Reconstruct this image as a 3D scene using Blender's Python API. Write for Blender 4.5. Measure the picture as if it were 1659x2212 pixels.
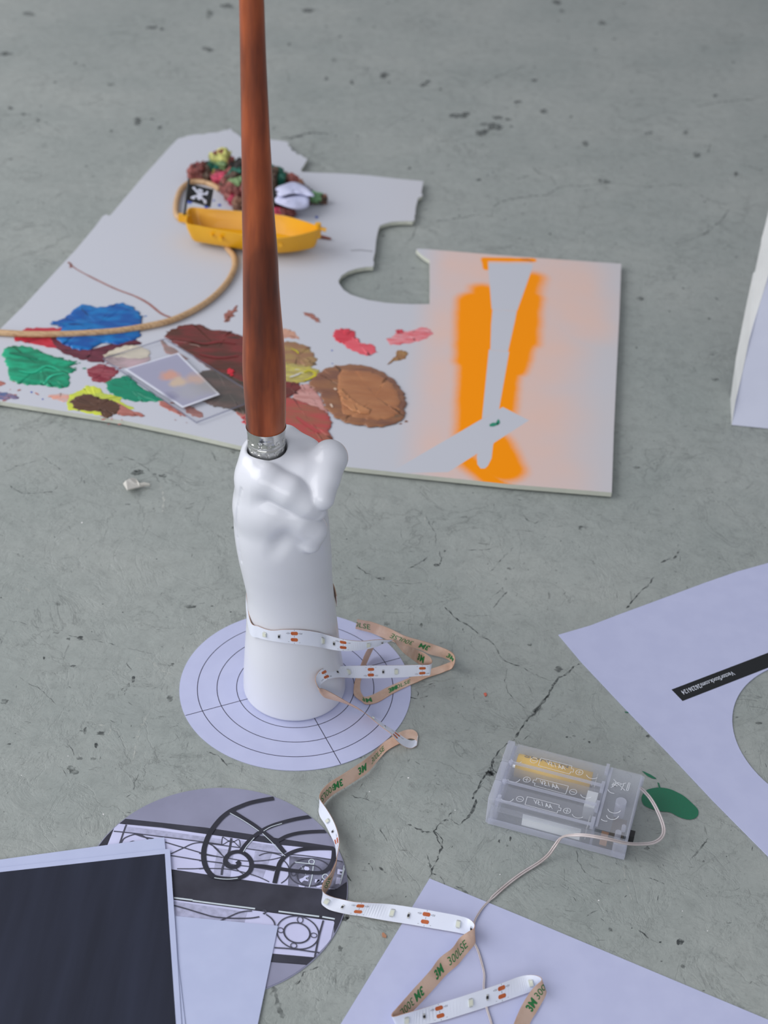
import bpy, bmesh, math, random
import numpy as np
from mathutils import Vector, Matrix, geometry

random.seed(7)
for o in list(bpy.data.objects): bpy.data.objects.remove(o)
S = bpy.context.scene
COL = S.collection

# ------------------------------------------------------------------ camera
W, H = 1659, 2212
F = 3308.44
PITCH = math.radians(36.51)
ROLL = math.radians(3.177)
CH = 0.65
cd = bpy.data.cameras.new('camera'); cam = bpy.data.objects.new('camera', cd); COL.objects.link(cam)
cd.sensor_fit = 'HORIZONTAL'; cd.sensor_width = 36.0; cd.lens = 36.0*F/W
cam.matrix_world = Matrix.Translation((0, 0, CH)) @ Matrix.Rotation(math.pi/2-PITCH, 4, 'X') @ Matrix.Rotation(ROLL, 4, 'Z')
cd.clip_start = 0.02; cd.clip_end = 50
cd.dof.use_dof = True; cd.dof.focus_distance = 0.86; cd.dof.aperture_fstop = 15.0
S.camera = cam

# ------------------------------------------------------------------ light
wd = bpy.data.worlds.new('world'); S.world = wd; wd.use_nodes = True
nt = wd.node_tree; bg = nt.nodes['Background']
tc = nt.nodes.new('ShaderNodeTexCoord'); sx = nt.nodes.new('ShaderNodeSeparateXYZ'); rp = nt.nodes.new('ShaderNodeValToRGB')
nt.links.new(tc.outputs['Generated'], sx.inputs[0]); nt.links.new(sx.outputs[2], rp.inputs[0]); nt.links.new(rp.outputs[0], bg.inputs[0])
rp.color_ramp.elements[0].position = 0.0; rp.color_ramp.elements[0].color = (0.60, 0.61, 0.65, 1)
rp.color_ramp.elements[1].position = 0.9; rp.color_ramp.elements[1].color = (0.56, 0.575, 0.63, 1)
bg.inputs[1].default_value = 0.66

def area(name, loc, target, sx_, sy_, power, color):
    l = bpy.data.lights.new(name, 'AREA'); l.shape = 'RECTANGLE'; l.size = sx_; l.size_y = sy_; l.energy = power; l.color = color
    o = bpy.data.objects.new(name, l); COL.objects.link(o); o.location = loc
    o.rotation_euler = (Vector(target)-Vector(loc)).to_track_quat('-Z', 'Y').to_euler()
    return o
area('window_light_left', (-2.0, 0.8, 1.35), (0.1, 0.75, 0), 2.4, 1.6, 46, (1.0, 0.99, 1.0))
area('fill_light_behind', (-1.1, -1.7, 1.2), (0, 0.8, 0.05), 2.6, 1.4, 31, (0.98, 0.98, 1.0))  # fill lamp added behind the camera to brighten faces turned towards it
S.view_settings.view_transform = 'Standard'; S.view_settings.look = 'None'
S.view_settings.exposure = 0.0; S.view_settings.gamma = 1.0; S.view_settings.use_curve_mapping = False

# ------------------------------------------------------------------ pixel geometry (photo pixel -> point in the place)
def ray(px, py):
    x = (px-W/2)/F; y = -(py-H/2)/F; c, s = math.cos(ROLL), math.sin(ROLL)
    x, y = c*x-s*y, s*x+c*y
    return Vector((x, math.cos(PITCH)+y*math.sin(PITCH), -math.sin(PITCH)+y*math.cos(PITCH)))
CAMP = Vector((0, 0, CH))
def P(px, py, z=0.0):
    d = ray(px, py); t = (z-CH)/d.z; return Vector((d.x*t, d.y*t, z))
def PV(px, py, Y):
    d = ray(px, py); t = Y/d.y; return Vector((d.x*t, Y, CH+d.z*t))
def proj(p):
    x, y, z = p[0], p[1], p[2]-CH
    fy = y*math.cos(PITCH)-z*math.sin(PITCH); uy = y*math.sin(PITCH)+z*math.cos(PITCH)
    X, Y = x/fy, uy/fy; c, s = math.cos(ROLL), math.sin(ROLL)
    X, Y = c*X+s*Y, -s*X+c*Y
    return (W/2+X*F, H/2-Y*F)

# ------------------------------------------------------------------ materials
def lin(r, g, b):
    f = lambda v: (v/255/12.92) if v/255 <= 0.04045 else ((v/255+0.055)/1.055)**2.4
    return (f(r), f(g), f(b), 1)
MATS = {}
def mat(name, col, rough=0.6, metal=0.0, spec=0.5, col2=None, nscale=30, nlo=0.4, nhi=0.6, bump=0.0, bscale=200, coat=0.0, stretch=None, detail=6, col3=None, c3pos=0.8, alpha=None):
    if name in MATS: return MATS[name]
    m = bpy.data.materials.new(name); m.use_nodes = True; t = m.node_tree; b = t.nodes['Principled BSDF']
    b.inputs['Roughness'].default_value = rough; b.inputs['Metallic'].default_value = metal
    b.inputs['Specular IOR Level'].default_value = spec; b.inputs['Coat Weight'].default_value = coat
    b.inputs['Base Color'].default_value = col
    tcn = t.nodes.new('ShaderNodeTexCoord'); src = tcn.outputs['Object']
    if stretch:
        mp = t.nodes.new('ShaderNodeMapping'); mp.inputs['Scale'].default_value = stretch[0]; mp.inputs['Rotation'].default_value = (0, 0, stretch[1]) if len(stretch) > 1 else (0, 0, 0)
        t.links.new(src, mp.inputs[0]); src = mp.outputs[0]
    n = t.nodes.new('ShaderNodeTexNoise'); n.inputs['Scale'].default_value = nscale; n.inputs['Detail'].default_value = detail
    t.links.new(src, n.inputs['Vector'])
    if col2 is None: col2 = tuple(min(1, c*0.94) for c in col[:3])+(1,)
    r = t.nodes.new('ShaderNodeValToRGB'); r.color_ramp.elements[0].position = nlo; r.color_ramp.elements[1].position = nhi
    r.color_ramp.elements[0].color = col; r.color_ramp.elements[1].color = col2
    if col3 is not None:
        e = r.color_ramp.elements.new(c3pos); e.color = col3
    t.links.new(n.outputs[0], r.inputs[0]); t.links.new(r.outputs[0], b.inputs['Base Color'])
    if bump:
        n2 = t.nodes.new('ShaderNodeTexNoise'); n2.inputs['Scale'].default_value = bscale; n2.inputs['Detail'].default_value = 4
        t.links.new(src, n2.inputs['Vector'])
        bp = t.nodes.new('ShaderNodeBump'); bp.inputs['Strength'].default_value = bump; bp.inputs['Distance'].default_value = 0.001
        t.links.new(n2.outputs[0], bp.inputs['Height']); t.links.new(bp.outputs[0], b.inputs['Normal'])
    if alpha is not None: b.inputs['Alpha'].default_value = alpha
    MATS[name] = m; return m

class Nd:                      # tiny arithmetic on node sockets
    t = None
    def __init__(s, v): s.v = v
    def op(s, o, k, c=None):
        n = Nd.t.nodes.new('ShaderNodeMath'); n.operation = k
        for i, q in enumerate((s, o, c)):
            if q is None: continue
            if isinstance(q, Nd): Nd.t.links.new(q.v, n.inputs[i])
            else: n.inputs[i].default_value = float(q)
        return Nd(n.outputs[0])
    def __add__(s, o): return s.op(o, 'ADD')
    def __sub__(s, o): return s.op(o, 'SUBTRACT')
    def __mul__(s, o): return s.op(o, 'MULTIPLY')
    def mn(s, o): return s.op(o, 'MINIMUM')
    def mx(s, o): return s.op(o, 'MAXIMUM')
    def clamp(s): return s.op(0, 'MAXIMUM').op(1, 'MINIMUM')
    def sqrt(s): return s.op(None, 'SQRT')
    def pw(s, o): return s.op(o, 'POWER')

# ------------------------------------------------------------------ objects
def empty(name, loc, label=None, cat=None, group=None):
    o = bpy.data.objects.new(name, None); COL.objects.link(o); o.location = loc; o.empty_display_size = 0.01
    tag(o, label, cat, group); return o
def tag(o, label=None, cat=None, group=None, kind=None):
    if label: o['label'] = label
    if cat: o['category'] = cat
    if group: o['group'] = group
    if kind: o['kind'] = kind
    return o
def woff(o):
    v = Vector((0, 0, 0))
    while o is not None: v += o.location; o = o.parent
    return v
class MB:
    def __init__(s): s.v = []; s.f = []; s.m = []
    def add(s, vs, fs, mi=0):
        b = len(s.v); s.v += [tuple(v) for v in vs]
        for f in fs: s.f.append(tuple(i+b for i in f)); s.m.append(mi)
    def build(s, name, mats, parent=None, smooth=False, loc=None):
        off = woff(parent) if parent else Vector((0, 0, 0))
        me = bpy.data.meshes.new(name)
        base = Vector(loc) if loc is not None else Vector((0, 0, 0))
        q = off+base
        me.from_pydata([(v[0]-q.x, v[1]-q.y, v[2]-q.z) for v in s.v], [], s.f)
        for m in (mats if isinstance(mats, (list, tuple)) else [mats]): me.materials.append(m)
        me.polygons.foreach_set('material_index', s.m)
        if smooth: me.polygons.foreach_set('use_smooth', [True]*len(s.f))
        me.validate(); me.update()
        o = bpy.data.objects.new(name, me); COL.objects.link(o); o.location = base
        if parent: o.parent = parent
        return o
    # box between corners in a frame (origin, e1, e2, e3)
    def box(s, o, e1, e2, e3, mi=0):
        o, e1, e2, e3 = Vector(o), Vector(e1), Vector(e2), Vector(e3)
        v = [o, o+e1, o+e1+e2, o+e2, o+e3, o+e1+e3, o+e1+e2+e3, o+e2+e3]
        s.add(v, [(0, 3, 2, 1), (4, 5, 6, 7), (0, 1, 5, 4), (1, 2, 6, 5), (2, 3, 7, 6), (3, 0, 4, 7)], mi)
    def rbox(s, o, e1, e2, e3, r, mi=0, seg=3):   # prism of a rounded rectangle e1 x e2, extruded e3, with a soft top edge
        o, e1, e2, e3 = Vector(o), Vector(e1), Vector(e2), Vector(e3)
        l1, l2 = e1.length, e2.length; u, w = e1/l1, e2/l2
        def ring(ins, h):
            out = []; rr = max(r-ins, r*0.2)
            for cx, cy, a0 in ((l1-ins-rr, l2-ins-rr, 0), (ins+rr, l2-ins-rr, 90), (ins+rr, ins+rr, 180), (l1-ins-rr, ins+rr, 270)):
                for k in range(seg+1):
                    a = math.radians(a0+90*k/seg); out.append(o+u*(cx+rr*math.cos(a))+w*(cy+rr*math.sin(a))+e3*h)
            return out
        L = e3.length; b = min(r*0.4, L*0.3)
        rs = [ring(0, 0), ring(0, 1-b/L), ring(b*0.3, 1-b*0.3/L), ring(b, 1)]
        n = len(rs[0]); vs = [p for q in rs for p in q]; fs = []
        for j in range(3):
            for i in range(n): fs.append((j*n+i, j*n+(i+1) % n, (j+1)*n+(i+1) % n, (j+1)*n+i))
        fs.append(tuple(reversed(range(n)))); fs.append(tuple(3*n+i for i in range(n)))
        s.add(vs, fs, mi)
    def tube(s, pts, rad, seg=10, mi=0, cap=True):
        pts = [Vector(p) for p in pts]; n = len(pts); rads = rad if isinstance(rad, (list, tuple)) else [rad]*n
        vs = []; fs = []; up = None
        for i, p in enumerate(pts):
            t = (pts[min(i+1, n-1)]-pts[max(i-1, 0)]).normalized()
            if up is None: up = Vector((0, 0, 1)) if abs(t.z) < .9 else Vector((0, 1, 0))
            a = (up-t*up.dot(t)).normalized(); b = t.cross(a); up = a
            for k in range(seg):
                w = 2*math.pi*k/seg; vs.append(p+(a*math.cos(w)+b*math.sin(w))*rads[i])
        for i in range(n-1):
            for k in range(seg): fs.append((i*seg+k, i*seg+(k+1) % seg, (i+1)*seg+(k+1) % seg, (i+1)*seg+k))
        if cap: fs.append(tuple(reversed(range(seg)))); fs.append(tuple((n-1)*seg+k for k in range(seg)))
        s.add(vs, fs, mi)
    def sphere(s, c, r, nu=16, nv=10, mi=0, fn=None):
        c = Vector(c); r = r if isinstance(r, (tuple, list)) else (r, r, r); vs = []; fs = []
        for j in range(nv+1):
            th = math.pi*j/nv
            for i in range(nu):
                ph = 2*math.pi*i/nu; d = Vector((math.sin(th)*math.cos(ph), math.sin(th)*math.sin(ph), math.cos(th)))
                k = fn(d) if fn else 1
                vs.append(c+Vector((d.x*r[0]*k, d.y*r[1]*k, d.z*r[2]*k)))
        for j in range(nv):
            for i in range(nu): fs.append((j*nu+i, j*nu+(i+1) % nu, (j+1)*nu+(i+1) % nu, (j+1)*nu+i))
        s.add(vs, fs, mi)

def cr(pts, sub=6, closed=False):       # Catmull-Rom through points (Vectors / tuples)
    pts = [Vector(p) for p in pts]; n = len(pts); out = []
    rng = range(n) if closed else range(n-1)
    for i in rng:
        g = lambda k: pts[k % n] if closed else pts[max(0, min(n-1, k))]
        a, b, c, d = g(i-1), g(i), g(i+1), g(i+2)
        for k in range(sub):
            t = k/sub
            out.append(0.5*((2*b)+(c-a)*t+(2*a-5*b+4*c-d)*t*t+(-a+3*b-3*c+d)*t**3))
    if not closed: out.append(pts[-1])
    return out
def slab(mb, poly, z0, z1, mi=0, side=None, tri=True):   # poly: list of (x,y) ; solid plate
    n = len(poly); top = [Vector((p[0], p[1], z1)) for p in poly]; bot = [Vector((p[0], p[1], z0)) for p in poly]
    area2 = sum(poly[i][0]*poly[(i+1) % n][1]-poly[(i+1) % n][0]*poly[i][1] for i in range(n))
    if area2 < 0: top.reverse(); bot.reverse()
    tr = geometry.tessellate_polygon([top])
    def orient(f):
        a, b, c = (top[i] for i in f); return f if (b-a).cross(c-a).z > 0 else (f[0], f[2], f[1])
    tr = [orient(f) for f in tr]
    mb.add(top, tr, mi); mb.add(bot, [tuple(reversed(f)) for f in tr], mi if side is None else side)
    mb.add(bot+top, [(i, (i+1) % n, n+(i+1) % n, n+i) for i in range(n)], mi if side is None else side)
def flat(mb, poly3, mi=0):
    poly3 = [Vector(p) for p in poly3]
    tr = geometry.tessellate_polygon([poly3]); out = []
    for f in tr:
        a, b, c = (poly3[i] for i in f); out.append(f if (b-a).cross(c-a).z > 0 else (f[0], f[2], f[1]))
    mb.add(poly3, out, mi)
def clipcirc(poly, c, r, n=96):          # Sutherland-Hodgman against a circle (as a convex polygon)
    out = [Vector((p[0], p[1])) for p in poly]; C = Vector((c[0], c[1]))
    for k in range(n):
        a0, a1 = 2*math.pi*k/n, 2*math.pi*(k+1)/n
        A = C+Vector((math.cos(a0), math.sin(a0)))*r; B = C+Vector((math.cos(a1), math.sin(a1)))*r; e = B-A
        ins = lambda q: e.x*(q.y-A.y)-e.y*(q.x-A.x) >= 0
        res = []
        for i in range(len(out)):
            p, q = out[i], out[(i+1) % len(out)]; ip, iq = ins(p), ins(q)
            if ip: res.append(p)
            if ip != iq:
                d1 = e.x*(p.y-A.y)-e.y*(p.x-A.x); d2 = e.x*(q.y-A.y)-e.y*(q.x-A.x); res.append(p+(q-p)*(d1/(d1-d2)))
        out = res
        if len(out) < 3: return []
    return out
def ribbon(mb, pts, width, mi=0, closed=False, zlift=0):   # flat stroke on a horizontal sheet
    pts = [Vector(p) for p in pts]; n = len(pts); L = []; R = []
    for i, p in enumerate(pts):
        a = pts[(i-1) % n] if closed else pts[max(i-1, 0)]; b = pts[(i+1) % n] if closed else pts[min(i+1, n-1)]
        t = (b-a); t.z = 0
        if t.length < 1e-9: t = Vector((1, 0, 0))
        t.normalize(); nn = Vector((-t.y, t.x, 0)); w = (width[i] if isinstance(width, (list, tuple)) else width)/2
        L.append(p+nn*w); R.append(p-nn*w)
    m = n if closed else n-1
    mb.add(R+L, [(i, (i+1) % n, n+(i+1) % n, n+i) for i in range(m)], mi)
_tc = {}
def text2d(txt, bold=0.0):
    if (txt, bold) in _tc: return _tc[(txt, bold)]
    cu = bpy.data.curves.new('t', 'FONT'); cu.body = txt; cu.size = 1.0; cu.resolution_u = 3; cu.offset = bold
    o = bpy.data.objects.new('t', cu); COL.objects.link(o); bpy.context.view_layer.update()
    dg = bpy.context.evaluated_depsgraph_get(); me = bpy.data.meshes.new_from_object(o.evaluated_get(dg))
    vs = [(v.co.x, v.co.y) for v in me.vertices]; fs = [tuple(p.vertices) for p in me.polygons]
    bpy.data.objects.remove(o); bpy.data.curves.remove(cu); bpy.data.meshes.remove(me)
    x0 = min(v[0] for v in vs); x1 = max(v[0] for v in vs); y0 = min(v[1] for v in vs); y1 = max(v[1] for v in vs)
    _tc[(txt, bold)] = ([((x-x0)/(x1-x0), (y-y0)/(y1-y0)) for x, y in vs], fs, (x1-x0)/(y1-y0)); return _tc[(txt, bold)]
def text_quad(mb, txt, o, ex, ey, mi=0, bold=0.0):        # text fitted into the parallelogram o, o+ex, o+ey
    vs, fs, _ = text2d(txt, bold); o, ex, ey = Vector(o), Vector(ex), Vector(ey)
    flip = ex.cross(ey).z < 0
    mb.add([o+ex*x+ey*y for x, y in vs], [tuple(reversed(f)) if flip else f for f in fs], mi)

# ================================================================== floor
def floor_mat():
    m = bpy.data.materials.new('painted_concrete'); m.use_nodes = True; t = m.node_tree; b = t.nodes['Principled BSDF']
    tcn = t.nodes.new('ShaderNodeTexCoord')
    def noise(sc, det=6, rough=0.6, dist=0.0, vec=None):
        n = t.nodes.new('ShaderNodeTexNoise'); n.inputs['Scale'].default_value = sc; n.inputs['Detail'].default_value = det
        n.inputs['Roughness'].default_value = rough; n.inputs['Distortion'].default_value = dist
        t.links.new(vec or tcn.outputs['Object'], n.inputs['Vector']); return n.outputs[0]
    def ramp(src, stops):
        r = t.nodes.new('ShaderNodeValToRGB'); e = r.color_ramp.elements
        e[0].position, e[0].color = stops[0]; e[1].position, e[1].color = stops[-1]
        for p_, c_ in stops[1:-1]:
            q = e.new(p_); q.color = c_
        t.links.new(src, r.inputs[0]); return r.outputs[0]
    def mix(f, a, c, mode='MIX'):
        x = t.nodes.new('ShaderNodeMix'); x.data_type = 'RGBA'; x.blend_type = mode
        if isinstance(f, float): x.inputs[0].default_value = f
        else: t.links.new(f, x.inputs[0])
        for s_, i in ((a, 6), (c, 7)):
            if isinstance(s_, tuple): x.inputs[i].default_value = s_
            else: t.links.new(s_, x.inputs[i])
        return x.outputs[2]
    base = ramp(noise(7, 5), [(0.3, FL0), (0.55, FL1), (0.75, FL2)])
    g = lambda v: (v, v, v, 1)
    c = mix(1.0, base, ramp(noise(90, 8, 0.7), [(0.32, g(.88)), (0.5, g(1.0)), (0.7, g(1.05))]), 'MULTIPLY')
    c = mix(1.0, c, ramp(noise(420, 4, 0.7), [(0.30, g(.80)), (0.42, g(1)), (0.7, g(1.03))]), 'MULTIPLY')
    # short dark scuffs : sparse stretched noise, warped
    for k, (sc, rot, lo) in enumerate((((60, 260, 1), .5, .30), ((240, 55, 1), .2, .30), ((90, 300, 1), -1.0, .295))):
        mp = t.nodes.new('ShaderNodeMapping'); mp.inputs['Scale'].default_value = sc; mp.inputs['Rotation'].default_value = (0, 0, rot); mp.inputs['Location'].default_value = (k*3.3, k*7.7, 0)
        t.links.new(tcn.outputs['Object'], mp.inputs[0])
        s = noise(1.0, 3, 0.6, 1.2, mp.outputs[0])
        c = mix(1.0, c, ramp(s, [(lo-.05, g(.62)), (lo+.02, g(1)), (1, g(1))]), 'MULTIPLY')
    v1 = noise(19, 7, 0.6, 0.9); v2 = noise(34, 6, 0.6, 0.5); vm = noise(9, 3); vm2 = noise(13, 4)
    vein = ramp(v1, [(0.470, g(1)), (0.488, g(.78)), (0.506, g(1))]); vein2 = ramp(v2, [(0.42, g(1)), (0.434, g(.82)), (0.448, g(1))])
    c = mix(1.0, c, mix(ramp(vm, [(.50, g(0)), (.60, g(1))]), g(1), vein), 'MULTIPLY'); c = mix(1.0, c, mix(ramp(vm2, [(.50, g(0)), (.58, g(1))]), g(1), vein2), 'MULTIPLY')
    c = mix(1.0, c, ramp(noise(150, 6, 0.75, 0.8), [(0.30, g(.76)), (0.39, g(1)), (1, g(1))]), 'MULTIPLY')
    t.links.new(c, b.inputs['Base Color']); b.inputs['Roughness'].default_value = 0.42; b.inputs['Specular IOR Level'].default_value = 0.35
    bp = t.nodes.new('ShaderNodeBump'); bp.inputs['Strength'].default_value = 0.58; bp.inputs['Distance'].default_value = 0.003
    a = Nd; Nd.t = t
    hgt = Nd(noise(45, 8, 0.66, 0.6))*0.8+Nd(noise(13, 4, 0.5))*1.0+Nd(vein)*.35+Nd(vein2)*.2
    t.links.new(hgt.v, bp.inputs['Height']); t.links.new(bp.outputs[0], b.inputs['Normal'])
    return m
FL0, FL1, FL2 = (0.284, 0.316, 0.302, 1), (0.330, 0.358, 0.341, 1), (0.368, 0.393, 0.371, 1)
def ink_mat(name, col, lo=0.42, hi=0.62, sc=300, amax=0.85):
    m = bpy.data.materials.new(name); m.use_nodes = True; t = m.node_tree; b = t.nodes['Principled BSDF']
    b.inputs['Base Color'].default_value = col; b.inputs['Roughness'].default_value = 0.7; b.inputs['Specular IOR Level'].default_value = 0.2
    n = t.nodes.new('ShaderNodeTexNoise'); n.inputs['Scale'].default_value = sc; n.inputs['Detail'].default_value = 4
    tcn = t.nodes.new('ShaderNodeTexCoord'); t.links.new(tcn.outputs['Object'], n.inputs['Vector'])
    r = t.nodes.new('ShaderNodeMapRange'); r.inputs[1].default_value = lo; r.inputs[2].default_value = hi; r.inputs[3].default_value = 0.0; r.inputs[4].default_value = amax
    t.links.new(n.outputs[0], r.inputs[0]); t.links.new(r.outputs[0], b.inputs['Alpha']); return m
MK_DARK = ink_mat('scuff_dark', (0.045, 0.052, 0.055, 1), .36, .60, 300, .72)
MK_SOFT = ink_mat('scuff_soft', (0.07, 0.08, 0.08, 1), .34, .66, 220, .62)
MK_PALE = ink_mat('scuff_pale', (0.62, 0.64, 0.60, 1), .38, .65, 250, .6)
MK_WHITE = mat('speck_white', (0.8, 0.8, 0.8, 1), 0.6)
fl = MB()
N = 8
fl.v = []; fl.box((-2.2, -0.6, -0.04), (4.4, 0, 0), (0, 4.6, 0), (0, 0, 0.04), 0)
ZF = 0.00008
def crack(pxs, wpx=3.0, mi=1, jit=2.2, seed=0):
    rnd = random.Random(seed*13+len(pxs)+int(pxs[0][0])); q = []
    for a, b in zip(pxs, pxs[1:]):
        L = math.hypot(b[0]-a[0], b[1]-a[1]); n = max(2, int(L/5))
        for i in range(n): q.append((a[0]+(b[0]-a[0])*i/n+rnd.uniform(-jit, jit), a[1]+(b[1]-a[1])*i/n+rnd.uniform(-jit, jit)*.7))
    q.append(pxs[-1]); pts = [P(x, y, ZF) for x, y in q]
    ws = [max(.25, rnd.gauss(1, .45))*wpx*0.00028 for _ in q]; ws[0] = ws[-1] = 0.0001
    ribbon(fl, pts, ws, mi)
def spot(cx, cy, rx, ry, mi=1, seed=1):
    rnd = random.Random(int(cx*3+cy)); n = 14; ph = [rnd.uniform(.6, 1.25) for _ in range(n)]
    poly = [P(cx+rx*ph[i]*math.cos(2*math.pi*i/n), cy+ry*ph[i]*math.sin(2*math.pi*i/n), ZF) for i in range(n)]
    flat(fl, poly, mi)
CR = [
 ([(1256,1433),(1240,1440),(1225,1455),(1205,1465),(1195,1480),(1185,1500),(1172,1515),(1160,1530),(1150,1545),(1140,1552),(1125,1575),(1110,1598),(1098,1605),(1080,1620),(1068,1635),(1062,1650),(1061,1660),(1050,1670),(1045,1680),(1037,1692),(1030,1705),(1022,1720),(1020,1727)], 3.6, 1),
 ([(1185,1500),(1172,1517),(1160,1532),(1148,1548)], 7, 2),
 ([(1045,1690),(1035,1700),(1025,1718)], 6, 2),
 ([(1029,1727),(1022,1745),(1013,1765),(1000,1775),(992,1782)], 4.5, 1), ([(992,1782),(970,1768)], 1.6, 2),
 ([(970,1768),(960,1773),(945,1785),(937,1795),(943,1805),(948,1820),(955,1832),(950,1840),(945,1855),(938,1868),(932,1877),(932,1887),(925,1897)], 3.2, 1),
 ([(937,1795),(950,1805),(957,1815),(955,1830)], 1.8, 1), ([(880,1780),(897,1787),(912,1796),(932,1798)], 3.2, 1), ([(968,1765),(977,1752)], 2, 1),
 ([(932,1887),(950,1892),(960,1905),(961,1912)], 2, 1), ([(922,1845),(928,1865),(931,1880)], 2.4, 2),
 ([(1352,1315),(1365,1300),(1385,1275),(1398,1265)], 3, 1), ([(1396,1272),(1405,1258),(1415,1245)], 2, 1), ([(1427,1215),(1440,1208),(1455,1206),(1462,1198),(1470,1185)], 4, 1),
 ([(960,1310),(975,1325),(990,1340),(1010,1350),(1025,1362),(1035,1370)], 3.5, 1), ([(1035,1370),(1060,1385),(1072,1400),(1080,1418),(1100,1432),(1130,1442),(1150,1455),(1190,1470)], 2.2, 2),
 ([(873,1237),(880,1228),(898,1220),(915,1212),(928,1200)], 3, 1), ([(948,1222),(953,1205),(950,1190)], 3, 1), ([(943,1180),(940,1150),(925,1125),(920,1110)], 2, 2),
 ([(770,1222),(790,1238),(815,1248),(832,1253)], 3, 1), ([(832,1253),(860,1260),(900,1260),(925,1255)], 1.6, 2),
 ([(1060,1290),(1075,1280),(1085,1268),(1092,1285)], 1.6, 2), ([(1062,1315),(1075,1300),(1085,1290),(1098,1275)], 2.2, 2), ([(1060,1235),(1075,1220),(1090,1200),(1110,1182)], 2, 2),
 ([(865,1140),(870,1170)], 1, 2), ([(1010,1330),(1060,1330)], 1.5, 2), ([(1010,1188),(1050,1187),(1075,1180)], 2.2, 2),
 ([(1130,1110),(1140,1125),(1155,1130),(1165,1125)], 2, 2), ([(1095,1440),(1090,1470),(1100,1500),(1115,1515),(1135,1530)], 1.3, 2), ([(1135,1470),(1150,1500)], 1.3, 2),
 ([(1062,452),(1075,440),(1100,430),(1150,423),(1180,422),(1200,410),(1215,402)], 4.2, 2), ([(1215,402),(1260,402),(1310,395),(1400,405),(1440,398),(1480,400),(1500,415),(1540,435),(1580,445)], 3.4, 2),
 ([(1575,450),(1560,475),(1530,500),(1490,520),(1455,527)], 4, 2), ([(940,478),(1000,470),(1040,462),(1062,468),(1064,452)], 3.2, 2), ([(1150,360),(1165,375),(1190,380),(1200,400)], 3, 2),
 ([(893,478),(897,495),(893,512),(878,522)], 3, 2), ([(1116,388),(1145,378)], 3, 2), ([(1085,342),(1120,340)], 3, 2), ([(1030,190),(1070,168),(1110,150),(1135,142)], 4, 2), ([(1500,230),(1560,220),(1640,212)], 4, 2),
 ([(1600,355),(1630,362),(1659,372)], 3, 2), ([(1530,335),(1534,310)], 4, 2), ([(830,280),(860,260),(900,240)], 3, 2),
 ([(605,298),(630,297),(655,290),(680,286),(712,290)], 9, 1), ([(620,302),(640,298),(660,290)], 12, 2),
 ([(40,1462),(60,1475),(85,1487),(110,1510),(122,1523)], 1.6, 2), ([(18,1340),(45,1345),(60,1350)], 1.4, 2), ([(65,1352),(90,1357)], 1.4, 2), ([(112,1368),(130,1366)], 2.4, 1), ([(148,1372),(175,1378)], 1.8, 1),
 ([(208,1385),(250,1393)], 1.4, 2), ([(275,1400),(330,1412)], 1.2, 2), ([(18,1045),(35,1060),(50,1066),(90,1064),(115,1062)], 3.2, 2), ([(90,985),(110,1000),(125,1010),(136,1018)], 2, 2),
 ([(265,985),(290,995),(315,1010),(335,1028),(345,1042)], 3, 2), ([(5,1022),(40,1005),(80,995)], 2, 2), ([(452,970),(462,985),(468,996)], 3.5, 2), ([(0,250),(60,245),(110,270),(135,290)], 3, 2),
 ([(180,230),(215,215),(250,220),(275,232)], 3, 2), ([(620,150),(625,180)], 3, 2), ([(150,1688),(140,1670),(130,1655)], 1.6, 2), ([(145,1606),(155,1618),(160,1632)], 1.6, 1),
 ([(300,1670),(290,1690),(288,1710)], 2, 2), ([(445,1622),(455,1627),(470,1632),(480,1642),(492,1655)], 2.4, 1), ([(505,1650),(490,1650),(478,1643)], 2, 2), ([(273,1433),(285,1447)], 2, 1),
 ([(245,1840),(230,1830)], 1.5, 2), ([(1247,1836),(1248,1860),(1260,1880),(1280,1895),(1300,1905),(1318,1910)], 1.0, 1), ([(1377,2008),(1390,2018),(1402,2027)], 3, 1), ([(1402,2027),(1425,2038)], 1.2, 2), ([(1268,1980),(1280,1970),(1292,1966)], 1.6, 2),
 ([(1400,1895),(1425,1905),(1435,1910)], 1.5, 1), ([(635,2135),(648,2118),(655,2100),(690,2088)], 2.0, 1), ([(590,2130),(596,2150),(602,2180),(612,2200)], 7, 2), ([(630,2140),(640,2125),(650,2118)], 5, 2), ([(1490,1860),(1515,1830),(1530,1810)], 3, 2),
 ([(725,1862),(745,1885),(760,1905)], 2, 1), ([(818,1873),(828,1880),(833,1886)], 3.5, 1), ([(800,1868),(806,1882)], 1.5, 1), ([(750,1715),(768,1722),(785,1725),(798,1730)], 2, 1), ([(776,1705),(784,1690)], 1.5, 1),
 ([(820,1788),(830,1808),(838,1820)], 2, 2), ([(1070,1985),(1085,1992),(1100,1998)], 2, 2), ([(985,1915),(1000,1922),(1012,1930)], 3, 2), ([(1255,1390),(1240,1410)], 1.2, 2), ([(1130,1600),(1150,1580)], 1.4, 1),
 ([(880,1505),(905,1510),(925,1503)], 2.5, 1), ([(925,1478),(940,1476)], 2.5, 2), ([(1430,1672),(1445,1690)], 1.5, 2), ([(380,1585),(388,1600)], 1, 2),
]
for i, (p_, w_, m_) in enumerate(CR): crack(p_, w_, m_, 1.6 if w_ < 5 else 1.2, i)
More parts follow.
